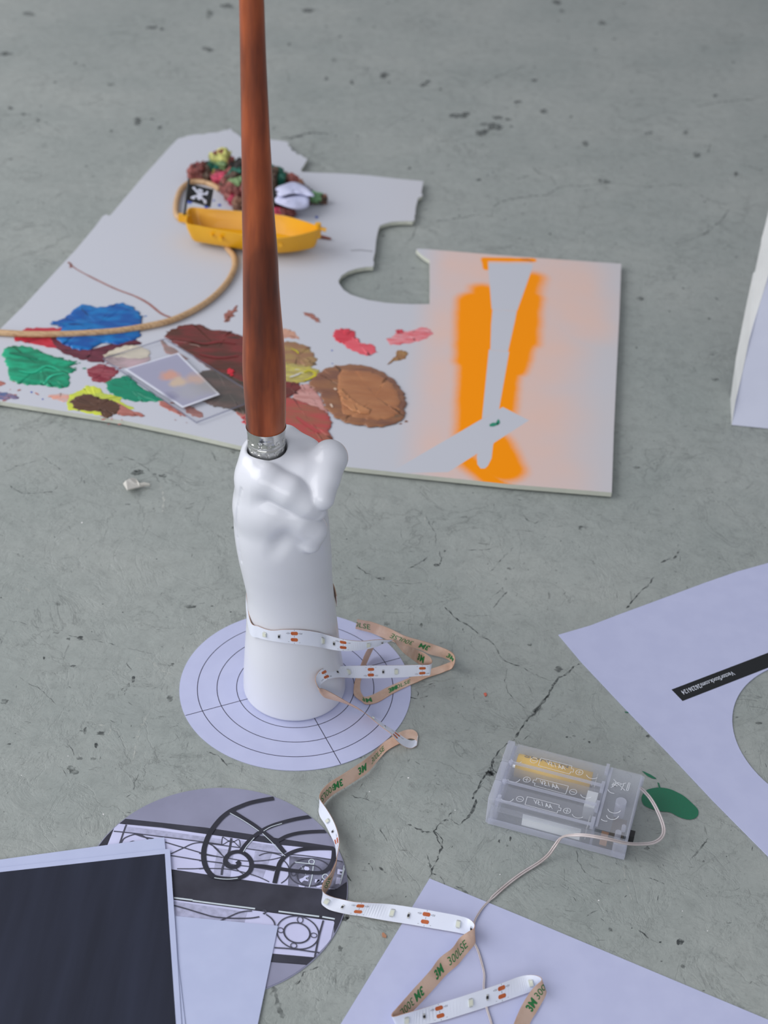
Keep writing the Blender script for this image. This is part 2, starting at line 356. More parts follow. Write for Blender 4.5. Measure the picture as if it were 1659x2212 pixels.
SP = [(830,163,11,7,1),(915,183,9,5,1),(925,176,6,3,1),(990,250,22,6,1),(1008,246,10,4,1),(1042,286,15,7,1),(1070,274,18,8,1),(1045,268,10,4,2),(1075,254,15,4,1),(1098,258,8,3,2),
 (298,262,8,10,1),(12,116,13,4,1),(455,108,10,5,1),(442,104,8,4,2),(325,60,12,4,1),(350,62,6,4,2),(665,23,16,5,1),(490,13,15,5,1),(452,30,8,10,2),(60,30,18,5,2),(23,234,7,3,1),(52,247,7,2.5,2),(82,260,6,3,2),
 (120,178,5,3,2),(240,183,10,3,2),(240,283,5,4,2),(345,275,5,5,2),(1203,5,11,5,1),(1214,24,6,4,2),(1299,50,10,5,2),(1155,174,7,4,1),(1175,240,8,5,1),(1118,220,8,4,1),(884,364,5,3,1),(1033,389,6,3,1),(1310,393,9,5,2),(1297,389,5,4,2),
 (1545,207,5,4,2),(1590,376,6,5,1),(1480,287,7,4,2),(1265,310,10,6,2),(1402,287,8,4,2),(1505,334,9,6,2),(760,178,4,5,1),(720,130,6,3,2),(625,95,4,4,2),(705,170,5,4,2),
 (825,1250,8,4,1),(296,1021,19,6,2),(300,1018,12,4,1),(352,1028,9,4,1),(276,1089,6,1.8,1),(333,1025,6,3,2),(175,1379,8,5,1),(148,1380,5,3,2),(369,1436,8,4,1),(412,1310,14,4,2),(457,1309,4,1.5,1),(268,1490,6,3,1),(278,1480,4,5,2),(288,1466,4,7,1),
 (155,1661,9,7,2),(160,1668,9,6,2),(217,1584,9,5,2),(208,1610,4,6,1),(184,1578,4,8,2),(172,1638,7,4,2),(200,1640,7,4,2),(158,1439,6,2.5,1),(95,1421,2.5,4,1),(20,1607,4,2,1),(10,1515,9,6,2),(367,1508,8,8,2),
 (1061,1668,12,9,1),(1063,1668,9,7,1),(1102,1811,2.6,6,1),(1078,1817,2.2,5,1),(1096,1826,3,3,2),(1470,2034,8,9,1),(1520,1860,4,2.5,1),(1473,1981,2.2,1.8,1),(1578,2014,2.2,1.8,1),(1338,1902,2,1.5,1),(1319,2008,4,5,2),(1426,2035,3,2,1),
 (1398,1832,6,4,2),(1475,2088,5,5,2),(955,1300,2,1.5,2),(943,1221,6,3,1),(960,1190,3,2.2,1),(1103,1228,9,2.5,1),(1093,1250,3,4,1),(1003,1117,8,2.2,2),(1257,1140,9,4,2),(1145,1392,6,4,2),(910,1350,3,5,2),(835,1347,7,5,2),(1000,1360,1.5,3,1),
 (1206,1446,10,6,2),(940,1675,3,2,2),(788,1635,2,1.4,1),(780,1637,3,2,2),(1240,1590,4,2,1),(1262,1597,3,2,1),(1273,1603,3,2.5,1),(1225,1592,3,2,2),(890,2015,2,2,2),(745,1985,8,5,1),(750,1978,5,7,1),(735,2050,6,7,2),(560,1640,4,3,2),(385,1564,1.4,2,1),
 (1387,1576,3,2.4,1),(1400,1590,4,3,2),(1320,1440,1,1,2),(30,1345,1,1,2),(1590,1549,6,2,1),(1640,1562,9,3,2),(525,1655,1,1,2),(1545,820,8,3,2),(1620,810,8,3,2),(505,975,4,6,2),(505,1140,5,3,2),(1375,1010,8,4,2),(1383,645,8,4,2)]
for q in SP: spot(*q)
for q in [(882,1680,1.5),(983,1750,1.2),(223,1759,1.6),(147,1633,1.2),(177,1129,1.6),(1293,1945,1.6),(1080,1889,1.2),(798,1710,1.2),(46,1675,1),(1528,2011,1.3),(1474,1968,1.2)]: spot(q[0], q[1], q[2]*1.2, q[2], 4)
for p_ in [([(288,1640),(293,1610),(300,1580),(315,1550),(330,1530)],4),([(290,1420),(330,1430),(345,1447),(370,1455)],3),([(200,1568),(235,1566),(240,1580),(230,1592)],3),([(60,1120),(68,1118)],3),([(50,1265),(65,1280)],4),([(60,1760),(75,1765)],3),
           ([(345,1045),(355,1080),(350,1110)],5),([(1345,1870),(1352,1900),(1365,1945)],3),([(1090,1640),(1080,1620)],2),([(940,1545),(955,1565)],3),([(920,1115),(915,1130),(935,1150)],3)]: crack(p_[0], p_[1], 3, 1.0)
rnd = random.Random(3)
for i in range(620):
    x = rnd.uniform(-30, 1690); y = 2212*(rnd.random()**0.75) if rnd.random() < .85 else rnd.uniform(1000, 2212)
    a = rnd.gauss(0.5, .9); L = rnd.uniform(4, 15)*(1 if y > 900 else .8); cv = rnd.uniform(-.6, .6); q = []
    for k in range(4): q.append((x+L*k/3*math.cos(a+cv*k/3), y+L*k/3*math.sin(a+cv*k/3)*.8))
    w = rnd.uniform(.5, 1.5)*0.00028*(1 if y > 700 else 2.2)
    ribbon(fl, [P(u, v, ZF*.9) for u, v in q], [w*.4, w, w, w*.3], 1 if rnd.random() < .45 else 2)
for i in range(420):
    x = rnd.uniform(-30, 1690); y = rnd.uniform(0, 2212); spot(x, y, rnd.uniform(.6, 2.4)*(1 if y > 800 else 2), rnd.uniform(.5, 1.5)*(1 if y > 800 else 1.5), 1 if rnd.random() < .5 else 2)
floor = fl.build('floor', [floor_mat(), MK_DARK, MK_SOFT, MK_PALE, MK_WHITE]); tag(floor, kind='structure')
# green paint stain on the floor
gm = MB()
GR = mat('green_floor_paint', lin(10, 122, 86), 0.4, col2=lin(30, 96, 72), nscale=60, nlo=.45, nhi=.55, stretch=((25, 220, 1), 0.33), bump=.3)
gp = [(1386,1722),(1395,1708),(1408,1703),(1425,1701),(1445,1704),(1460,1710),(1478,1720),(1495,1735),(1507,1748),(1508,1760),(1500,1768),(1485,1770),(1465,1764),(1448,1755),(1425,1752),(1405,1746),(1390,1738)]
flat(gm, [P(p.x, p.y, .0004) for p in cr([Vector((a, b, 0)) for a, b in gp], 4, True)])
flat(gm, [P(a, b, .0003) for a, b in [(1386,1665),(1392,1667),(1405,1673),(1416,1680),(1418,1683),(1408,1681),(1398,1676)]])
flat(gm, [P(a, b, .0003) for a, b in [(1420,1690),(1423,1691),(1427,1702),(1424,1704)]])
flat(gm, [P(a, b, .0003) for a, b in [(1349,1537),(1358,1538),(1357,1540),(1350,1539)]])
tag(gm.build('paint_stain', [GR], floor), 'dark green smear of dried paint on the grey floor', kind='structure')

# ================================================================== paper
PAPER = mat('copy_paper', (0.505, 0.535, 0.745, 1), 0.75, spec=.25, col2=(0.485, 0.515, 0.725, 1), nscale=60)
PAPER2 = mat('copy_paper_left', (0.49, 0.54, 0.75, 1), 0.75, spec=.25, col2=(0.47, 0.52, 0.73, 1), nscale=60)
INK = mat('printed_line', (0.03, 0.025, 0.05, 1), 0.7, spec=.2)
def poly2(px, z): return [(P(x, y, z).x, P(x, y, z).y) for x, y in px]
def circ(c, r, n=160, z=0): return [Vector((c[0]+r*math.cos(2*math.pi*i/n), c[1]+r*math.sin(2*math.pi*i/n), z)) for i in range(n)]

# target disc under the hand
C1 = Vector((-0.0744*.65, 1.0654*.65)); R1 = 0.0362; SPC = 0.01197
m = MB(); Z = .0005
slab(m, [(v.x, v.y) for v in circ(C1, 0.07105)], .0001, Z)
for k in range(3):
    ribbon(m, circ(C1, R1+k*SPC, 220, Z+.00006), .00042, 1, closed=True)
def dline(p, q):
    a, b = P(*p, Z+.00006), P(*q, Z+.00006); ribbon(m, [a, b], .00042, 1)
dline((400.8,1545.5),(864.2,1421.3)); dline((639.5,1482),(735.8,1650.2)); dline((639.5,1482),(575,1368))
tag(m.build('target_paper', [PAPER, INK], loc=(C1.x, C1.y, 0)), 'round white paper with three printed rings and a cross under the porcelain hand', 'paper')

# printed photo disc
C2 = Vector((-.12115*.65, .82231*.65)); R2 = .10876*.65
def gmat(name, v, v2=None, sc=160, tint=(1, 1.02, 1.42)):
    v2 = v2 if v2 is not None else v*.88
    return mat(name, (v*tint[0], v*tint[1], v*tint[2], 1), .6, spec=.25, col2=(v2*tint[0], v2*tint[1], v2*tint[2], 1), nscale=sc, nlo=.35, nhi=.65)
G_SKY = gmat('print_grey', .25, .30, 25); G_DARK = gmat('print_dark', .036, .052, 60); G_LIGHT = gmat('print_white', .62, .56, 40); G_MID = gmat('print_midgrey', .36, .48, 300)
G_LINE = gmat('print_lines', .055, .085, 80); G_LTL = gmat('print_fine_lines', .13, .18, 80); G_IRON = gmat('print_iron', .028, .04, 60); G_PALE = mat('print_highlight', (.62, .70, .76, 1), .6); G_DG = gmat('print_slate', .12, .24, 160)
pm = [G_SKY, G_DARK, G_LIGHT, G_MID, G_LINE, G_LTL, G_IRON, G_PALE, G_DG, PAPER]
d2 = MB(); ZD = .0005
slab(d2, [(v.x, v.y) for v in circ(C2, R2, 160)], .0001, ZD, 0, 9)
RC = R2-.0004
def area2(px, mi, lay):
    z = ZD+.00004*lay; pl = clipcirc([(P(x, y, z).x, P(x, y, z).y) for x, y in px], C2, RC)
    if pl: flat(d2, [Vector((a.x, a.y, z)) for a in pl], mi)
SC = [0]
def stroke(px, w, mi, lay, sub=5, closed=False):
    SC[0] += 1; z = ZD+.00004*lay+.000004*SC[0]; pts = cr([P(x, y, z) for x, y in px], sub, closed) if len(px) > 2 else [P(x, y, z) for x, y in px]
    w = w*.00030; n = len(pts); L = []; R = []
    for i, q in enumerate(pts):
        a = pts[(i-1) % n] if closed else pts[max(i-1, 0)]; b = pts[(i+1) % n] if closed else pts[min(i+1, n-1)]
        t = b-a; t.z = 0; t = t.normalized() if t.length > 1e-9 else Vector((1, 0, 0)); nn = Vector((-t.y, t.x, 0))*w/2; L.append(q+nn); R.append(q-nn)
    for i in range(n if closed else n-1):
        k = (i+1) % n; pl = clipcirc([L[i], R[i], R[k], L[k]], C2, RC, 48)
        if pl: flat(d2, [Vector((q.x, q.y, z)) for q in pl], mi)
def cropxy(l, sx, ox, sy, oy): return [(a*sx+ox, b*sy+oy) for a, b in l]
def c8(l): return cropxy(l, .33755, 200, .33755, 1680)      # coordinates read in enlarged views of the print
def c5(l): return cropxy(l, .16878, 200, .16878, 1690)
def c6(l): return cropxy(l, .1989, 430, .1989, 1700)
area2(c8([(205,262),(720,318),(1540,440),(1560,470),(1560,520),(850,380),(440,318),(150,292)]), 1, 1)      # dark rail under the sky
area2(c8([(-40,460),(120,290),(150,292),(215,295),(165,440),(100,520)]), 1, 1)
area2(c8([(150,292),(440,322),(850,378),(1200,430),(1545,465),(1540,560),(1640,540),(1640,640),(1560,715),(1160,680),(750,622),(300,560),(60,520)]), 2, 2)  # white wall with ironwork
area2(c8([(200,310),(440,338),(830,395),(835,430),(440,372),(200,342)]), 3, 3); area2(c8([(940,400),(1200,440),(1250,470),(1200,480),(930,440)]), 3, 3)
area2(c8([(1260,500),(1400,512),(1545,520),(1640,560),(1635,660),(1560,712),(1440,702),(1250,688)]), 8, 3)
area2(c8([(800,450),(905,465),(880,640),(770,625)]), 3, 3); area2(c8([(1040,470),(1150,480),(1090,640),(1010,630)]), 3, 3)
area2(c8([(60,560),(500,585),(1160,682),(1480,715),(1560,712),(1640,640),(1680,700),(1680,1200),(1560,1150),(1540,915),(1000,845),(300,745),(60,740)]), 1, 2)
area2(c8([(510,775),(1000,845),(1545,915),(1515,1050),(1400,1170),(1150,1130),(300,1010),(300,750)]), 2, 3)
area2(c8([(520,790),(990,860),(970,935),(520,885)]), 3, 4); area2(c8([(1480,920),(1548,925),(1520,1050),(1465,1090)]), 2, 4)
area2(c8([(1150,1125),(1430,1150),(1400,1200),(1140,1180),(900,1150),(900,1100)]), 1, 4)
area2(c8([(1140,1178),(1400,1196),(1250,1320),(1000,1400),(900,1400),(900,1160)]), 0, 4)
stroke(c8([(520,768),(640,783)]), 3.2, 7, 5); stroke(c8([(640,786),(740,800),(1040,838)]), 3.2, 7, 5); stroke(c8([(1190,855),(1450,888)]), 3.2, 7, 5); stroke(c8([(1470,890),(1550,904)]), 3.2, 7, 5)
stroke(c8([(520,776),(1545,912)]), 3.4, 6, 4)
# fine iron lines
for l, w in [([(270,625),(560,655),(1400,760),(1655,797)], 2.4), ([(432,540),(395,640),(345,790)], 3.0), ([(365,775),(400,720),(470,685),(540,665),(610,670),(670,700),(710,730)], 2.6), ([(540,660),(660,700),(780,720)], 3),
              ([(930,765),(1180,840),(1440,915),(1655,960)], 2.4), ([(1000,915),(1160,840),(1280,785),(1400,770),(1500,790),(1590,850),(1655,930)], 2.4), ([(1000,935),(1400,1000),(1655,1030)], 2.4), ([(1080,1105),(1300,1105),(1440,1095)], 2.2), ([(465,770),(510,752),(550,760)], 2.0)]:
    stroke(c5(l), w, 4, 5)
for l, w in [([(0,600),(250,632),(560,675),(900,725),(1140,745),(1450,790),(1570,815)], 2.2), ([(350,555),(325,700),(260,860),(245,955)], 4.0), ([(255,540),(250,625),(350,580),(440,650),(430,570),(350,600),(255,540)], 1.6), ([(160,650),(230,720),(270,760),(300,800),(350,845),(430,910),(480,945)], 2.2),
              ([(0,720),(120,745),(300,770),(470,800),(600,805),(700,798),(800,785),(900,755),(830,725),(760,715),(700,725),(650,745)], 2.0), ([(0,800),(120,810),(300,835),(560,865),(600,870),(820,910)], 2.0), ([(0,890),(60,885),(200,885),(330,895),(480,925),(600,960),(700,1000),(760,1030)], 2.0),
              ([(900,780),(950,830),(975,880),(980,940),(950,1000),(890,1045)], 2.0), ([(820,900),(560,868)], 2.0)]:
    stroke(c6(l), w, 4, 5)
for cx, cy, rx, ry, w, mi in [(1205,925,230,150,2.4,4),(1205,960,140,115,2.0,4),(1222,812,30,26,1.8,7),(1025,935,26,28,1.8,4),(1370,975,30,28,1.8,7)]:
    stroke(c6([(cx+rx*math.cos(k*math.pi/8), cy+ry*math.sin(k*math.pi/8)) for k in range(16)]), w, mi, 5, 3, True)
for l, w in [([(1240,860),(1225,980),(1195,1090)], 1.8), ([(1040,815),(1250,840)], 2.0), ([(1110,860),(1190,1010)], 0.6), ([(1455,695),(1430,820),(1380,900)], 1.2), ([(1590,850),(1560,960),(1530,1060)], 1.6), ([(1575,850),(1545,1000)], 1.6)]: stroke(c6(l), w, 7, 5)
# iron letters behind (white shapes on slate)
for pl in [[(1090,1000),(1130,985),(1150,965),(1190,960),(1190,975),(1160,985),(1160,1000),(1190,1010),(1185,1025),(1140,1015),(1110,1040),(1090,1030)], [(1260,1000),(1350,1015),(1345,1035),(1320,1030),(1315,1010),(1290,1005),(1270,1040),(1255,1035)], [(1505,890),(1560,900),(1555,920),(1530,915),(1528,935),(1550,940),(1548,955),(1500,945)],
           [(1150,860),(1190,870),(1200,895),(1180,910),(1150,905),(1140,885)], [(1495,980),(1540,985),(1530,1050),(1480,1055)], [(1080,1060),(1150,1070),(1145,1090),(1085,1085)], [(1270,1080),(1330,1060),(1340,1080),(1290,1095)]]:
    area2(c6(pl), 2, 5)
# the big shell-shaped ironwork
for l, w in [([(812,122),(700,140),(560,170),(450,210),(350,255),(260,320),(190,395),(130,480),(85,570),(55,670),(50,770),(70,860),(110,930),(160,975)], 9.5), ([(350,258),(480,340),(590,410),(670,470),(790,560),(850,615),(930,715)], 8.5),
              ([(1225,318),(1060,345),(900,385),(780,425),(690,470),(600,535),(530,600),(480,660),(450,705)], 8.5), ([(1400,480),(1230,485),(1080,500),(960,530),(880,570),(835,590)], 8.0), ([(1465,668),(1300,665),(1130,675),(1020,705),(940,750),(880,820),(855,900),(820,1045)], 8.5),
              ([(1465,668),(1460,760),(1440,830),(1400,890),(1340,925),(1240,930),(1000,905),(860,885),(700,860),(590,855)], 8.0),
              ([(410,808),(430,825),(425,850),(395,868),(350,870),(305,850),(285,810),(295,765),(335,725),(390,705),(450,705),(510,735),(555,785),(570,840),(560,895),(530,935),(470,975),(390,995),(300,995),(210,985),(160,972)], 8.5)]:
    stroke(c6(l), w, 6, 6)
for l in [[(335,282),(450,345),(560,415),(650,478)], [(688,505),(790,600),(900,720),(935,750)], [(600,550),(520,640),(480,705)], [(165,985),(250,998),(340,1000),(420,990)], [(700,478),(780,432),(900,395)]]: stroke(c6(l), 1.5, 7, 6)
def c7(l): return cropxy(l, .11453, 370, .11453, 1880)
for l in [[(50,660),(300,730),(560,810),(800,875),(1050,900),(1300,905),(1500,900),(1660,875)], [(920,950),(1060,890),(1250,805),(1400,770),(1520,765)]]: stroke(c7(l), 2.6, 4, 6)
def c66(l): return cropxy(l, .13564, 560, .13564, 1860)
for cx, cy, rx, ry, w in [(612,1138,335,258,2.4),(600,1142,208,158,2.8),(650,935,45,48,1.6),(338,1100,48,38,1.6),(868,1182,50,35,1.6),(548,1345,48,38,1.6)]:
    stroke(c66([(cx+rx*math.cos(k*math.pi/8+.1), cy+ry*math.sin(k*math.pi/8+.1)+(cx+rx*math.cos(k*math.pi/8)-cx)*.1) for k in range(16)]), w, 4, 6, 3, True)
for l, w in [([(1020,945),(950,1200),(880,1540)], 3.0), ([(240,1378),(540,1400),(900,1450),(970,1458)], 2.6), ([(110,850),(180,900),(230,960),(250,1020)], 2.6), ([(60,800),(80,780),(105,800),(85,835),(60,830)], 3)]: stroke(c66(l), w, 4, 6)
tag(d2.build('printed_disc', pm, loc=(C2.x, C2.y, 0)), 'round cut-out print of grey and white curly ironwork, half under the papers', 'paper')

# sheets at the lower left
def sheet(name, px, z0, z1, mats, label, extra=None):
    mb = MB(); slab(mb, poly2(px, z1), z0, z1)
    if extra: extra(mb, z1)
    c = P(px[0][0], px[0][1], 0)
    return tag(mb.build(name, mats, loc=(c.x, c.y, 0)), label, 'paper')
sheet('blank_sheet', [(340,1975),(600.5,2000),(557,2212),(536,2310),(330,2310)], .0009, .0012, [PAPER2], 'blank white sheet lying on the ironwork print, right of the dark print')
sheet('plain_sheet', [(-90,1869),(354.5,1808.5),(359,1850),(400,2212),(405,2310),(-90,2310)], .0013, .0016, [PAPER2], 'white sheet showing as a strip above the dark print')
DKP = mat('dark_print_ink', (0.022, 0.025, 0.040, 1), .6, spec=.15, col2=(0.030, 0.035, 0.058, 1), nscale=9, nlo=.35, nhi=.7, stretch=((9, .8, 1), .08))
def darkx(mb, z):
    flat(mb, [P(x, y, z+.00006) for x, y in [(-90,1894),(355.8,1844.3),(366,2010),(380,2212),(386,2310),(-90,2310)]], 1)
sheet('dark_print', [(-90,1884),(200,1852),(366.8,1833.3),(379,2010),(392,2212),(397,2310),(-90,2310)], .0017, .0020, [PAPER2, DKP], 'sheet printed almost black with a narrow white margin, on top at the lower left', darkx)
# sheet at the lower middle and the one with the round hole
sheet('blank_sheet', [(928,1897.5),(1128.5,1980),(1659,2202.5),(1900,2304),(1900,2420),(610,2420),(735.8,2212)], .0001, .0005, [PAPER], 'large blank white sheet under the tape at the bottom centre')
m = MB(); z1 = .0006
HC = Vector((.28936, .67363)); HR = .07055
outer = [(1206.5,1371),(1275,1351),(1338,1327),(1433,1292),(1522,1259),(1591,1235),(1659,1216),(1800,1180),(2000,1240),(2080,1700),(1900,2080),(1659,1849),(1541,1730),(1449,1632),(1354,1534),(1256,1430)]
op = [Vector((a, b, 0)) for a, b in poly2(outer, z1)]; hp_ = [Vector((HC.x+HR*math.cos(2*math.pi*i/96), HC.y+HR*math.sin(2*math.pi*i/96), 0)) for i in range(96)]
tr = geometry.tessellate_polygon([op, hp_]); allp = op+hp_
fs = []
for f in tr:
    a, b, c = (allp[i] for i in f); fs.append(f if (b-a).cross(c-a).z > 0 else (f[0], f[2], f[1]))
m.add([(p.x, p.y, z1) for p in allp], fs); m.add([(p.x, p.y, .0001) for p in allp], [tuple(reversed(f)) for f in fs])
n1 = len(op)
for lst in (op, hp_):
    n = len(lst); m.add([(p.x, p.y, .0001) for p in lst]+[(p.x, p.y, z1) for p in lst], [(i, (i+1) % n, n+(i+1) % n, n+i) for i in range(n)])
flat(m, [P(x, y, z1+.00006) for x, y in [(1450.5,1489.5),(1659,1410),(1800,1352),(1800,1392),(1659,1442.5),(1474.5,1514.3)]], 1)
BLK = mat('black_strip_ink', (0.012, 0.014, 0.016, 1), .5, spec=.3); WT = mat('strip_lettering', (.62, .66, .75, 1), .6)
o_ = P(1587,1449.5, z1+.00012); ex = P(1471.5,1493.5, z1+.00012)-o_; ey = P(1591,1456, z1+.00012)-P(1587.5,1448, z1+.00012)
o_ = P(1582,1449.5, z1+.00012); e_ = P(1470,1492.5, z1+.00012)
ey = (P(1588,1457.5, z1+.00012)-P(1581,1449.5, z1+.00012))*1.0
text_quad(m, 'VectorStock.com/26236124', o_, e_-o_, ey, 2, .012)
tag(m.build('cut_sheet', [PAPER, BLK, WT], loc=(HC.x, HC.y, 0)), 'white sheet at the right with a round hole cut out and a black lettered strip', 'paper')

# ================================================================== palette board
ZB0, ZB = .0016, .0054
brd = [(-70,876),(0,866.5),(130,887),(270,909),(400,936),(518,963),(640,987),(753,1009),(900,1025),(1100,1046),(1321.5,1064),(1326,930),(1332,800),(1338,680),(1342,569.5),(1200,560),(1040,548),(920,538),(903,537),(899,539),(908,548),(918,556),(928,562),(928.5,610),(928,657),
       (895,657),(860,656),(832,654),(815,651),(795,648),(775,642),(757,636),(742,626),(732,612),(731,606),(738,595),(752,586),(770,580),(790,576.5),(806,576),(808,568),(806,560),(810,545),(813,515),(817,496),(821,487),(832,483),(845,479.5),(860,478),(878,477.5),(891,478),(896,474),(895,468),(897,462),(898,448),(903,428),(911,424),(913,421),(910,417),(912,405),(914.5,391),(890,389),(850,385),(800,379),(760,376),(720,374),(680,373),(652,371),(650,366),(656,358),(662,347),
       (664,343),(655,339),(650,334),(642,334),(638,328),(630,325),(628,318),(622,314),(624,309),(618,306),(600,303),(570,300),(540,298),(520,296),(512,289),(502,284),(498,277),(492,281),(484,281),(470,286),(450,287),(440,290),(425,290),(405,293),(395,297),(385,299),(370,314),(350,336),(330,358),(310,380),(285,410),(262,437),(241,462),(236,466),(229,463),(222,467),(205,490),(165,538),(110,597),(50,662),(0,711),(-70,780)]
def board_mat():
    m = bpy.data.materials.new('primed_board'); m.use_nodes = True; t = m.node_tree; b = t.nodes['Principled BSDF']; Nd.t = t
    b.inputs['Roughness'].default_value = .6; b.inputs['Specular IOR Level'].default_value = .12
    tcn = t.nodes.new('ShaderNodeTexCoord'); sp = t.nodes.new('ShaderNodeSeparateXYZ'); t.links.new(tcn.outputs['Object'], sp.inputs[0])
    X, Y = Nd(sp.outputs[0]), Nd(sp.outputs[1])
    nz = t.nodes.new('ShaderNodeTexNoise'); nz.inputs['Scale'].default_value = 45; nz.inputs['Detail'].default_value = 5; t.links.new(tcn.outputs['Object'], nz.inputs['Vector'])
    n2 = t.nodes.new('ShaderNodeTexNoise'); n2.inputs['Scale'].default_value = 2500; n2.inputs['Detail'].default_value = 2; t.links.new(tcn.outputs['Object'], n2.inputs['Vector'])
    n3 = t.nodes.new('ShaderNodeTexNoise'); n3.inputs['Scale'].default_value = 14; t.links.new(tcn.outputs['Object'], n3.inputs['Vector'])
    O = BOARD_O
    def pt(px, py): p = P(px, py, ZB); return (p.x-O.x, p.y-O.y)
    def seg(a, b_, rad, soft):       # 1 inside rad, fading to 0 over soft (mm)
        ax, ay = pt(*a); bx, by = pt(*b_); dx, dy = bx-ax, by-ay; L2 = dx*dx+dy*dy
        h = (((X-ax)*dx+(Y-ay)*dy)*(1/L2)).clamp(); qx = X-ax-h*dx; qy = Y-ay-h*dy
        d = (qx*qx+qy*qy).sqrt()+(Nd(nz.outputs[0])-.5)*.004
        s = (Nd(d.v)*(-1/(soft*.001))+(rad+soft)/soft).clamp()
        return s*s*(s*(-2)+3)
    def convex(px):                  # sharp stencil mask
        q = [pt(*p) for p in px]; ar = sum(q[i][0]*q[(i+1) % len(q)][1]-q[(i+1) % len(q)][0]*q[i][1] for i in range(len(q)))
        if ar < 0: q.reverse()
        r = None
        for i in range(len(q)):
            (ax, ay), (bx, by) = q[i], q[(i+1) % len(q)]; L = math.hypot(bx-ax, by-ay); nx, ny = -(by-ay)/L, (bx-ax)/L
            e = X*nx+Y*ny-(ax*nx+ay*ny); r = e if r is None else r.mn(e)
        return (r*1800+.5).clamp()
    I = None
    for a, b_, r_, s_ in [((1030,652),(1030,780),11,14),((1032,780),(1028,960),9,14),((1130,642),(1121,735),10,14),((1121,735),(1100,795),9,12),((1088,800),(1072,905),8,12),((1060,955),(1090,1012),9,14),((1048,560),(1150,562),2.5,2.0),((1046,560),(1051,580),1.5,2.0),((1044,628),(1036,680),3,17),((1005,990),(1085,1058),1,15),((1152,600),(1135,650),1,18)]:
        s = seg(a, b_, r_, s_); I = s if I is None else I.mx(s)
    Hh = None
    for a, b_, r_, s_ in [((1010,560),(980,1000),14,34),((1150,560),(1120,1040),20,50),((1230,590),(1250,700),10,40)]:
        s = seg(a, b_, r_, s_); Hh = s if Hh is None else Hh.mx(s)
    M = None
    for q in [[(1054,569),(1151,571),(1149,582),(1117,672),(1062,668)],[(1062,668),(1117,672),(1113,690),(1100,760),(1056,755),(1061,700)],[(1056,755),(1100,760),(1078,885),(1041,905)],[(1086,879),(1143,908),(1062,960),(968,1020),(840,1022),(1041,905)],[(1030,984),(1066,955),(1062,990),(1054,1006),(1047,1012),(1038,1012),(1031,1003)],[(1041,905),(1078,885),(1066,960),(1030,984)]]:
        s = convex(q); M = s if M is None else M.mx(s)
    keep = M*(-1)+1
    I = (I*keep).clamp(); Hh = (Hh*keep*(Nd(n3.outputs[0])*.9+.15)).clamp()
    def mix(f, a, c):
        x = t.nodes.new('ShaderNodeMix'); x.data_type = 'RGBA'; t.links.new(f.v, x.inputs[0])
        for s_, i in ((a, 6), (c, 7)):
            if isinstance(s_, tuple): x.inputs[i].default_value = s_
            else: t.links.new(s_, x.inputs[i])
        return x.outputs[2]
    spray = (Y*0+X*4.0-(pt(760,800)[0]*4.0)).clamp()    # faint warm overspray to the right
    c = mix((spray*keep*(Nd(n3.outputs[0])*.8+.25)).clamp(), BW, (0.60, 0.555, 0.555, 1))
    c = mix((Hh*.62).clamp(), c, (0.93, 0.50, 0.32, 1))
    grain = ((Nd(n2.outputs[0])-.5)*.9*(I*(I*(-1)+1)*4)); 
    c = mix((I*1.15+grain).clamp(), c, (1.0, 0.31, 0.0, 1))
    t.links.new(c, b.inputs['Base Color']); return m
BW = (0.555, 0.573, 0.632, 1)
BOARD_O = P(640, 700, 0)
EDGE = mat('board_edge', (0.58, 0.60, 0.52, 1), .8, bump=.4)
m = MB(); slab(m, poly2(brd, ZB), ZB0, ZB, 0, 1)
board = empty('palette_board', BOARD_O, 'torn white board with paint daubs and an orange sprayed outline', 'board')
m.build('panel', [board_mat(), EDGE], board)
PM = {}
def pmat(name, a, b, c=None, sc=60, st=((1, 3, 1), .4), rough=.38, lo=.40, hi=.60):
    return mat(name, lin(*a), rough, col2=lin(*b), col3=lin(*c) if c else None, c3pos=.72, nscale=sc, nlo=lo, nhi=hi, stretch=st, bump=.5, bscale=70, detail=4)
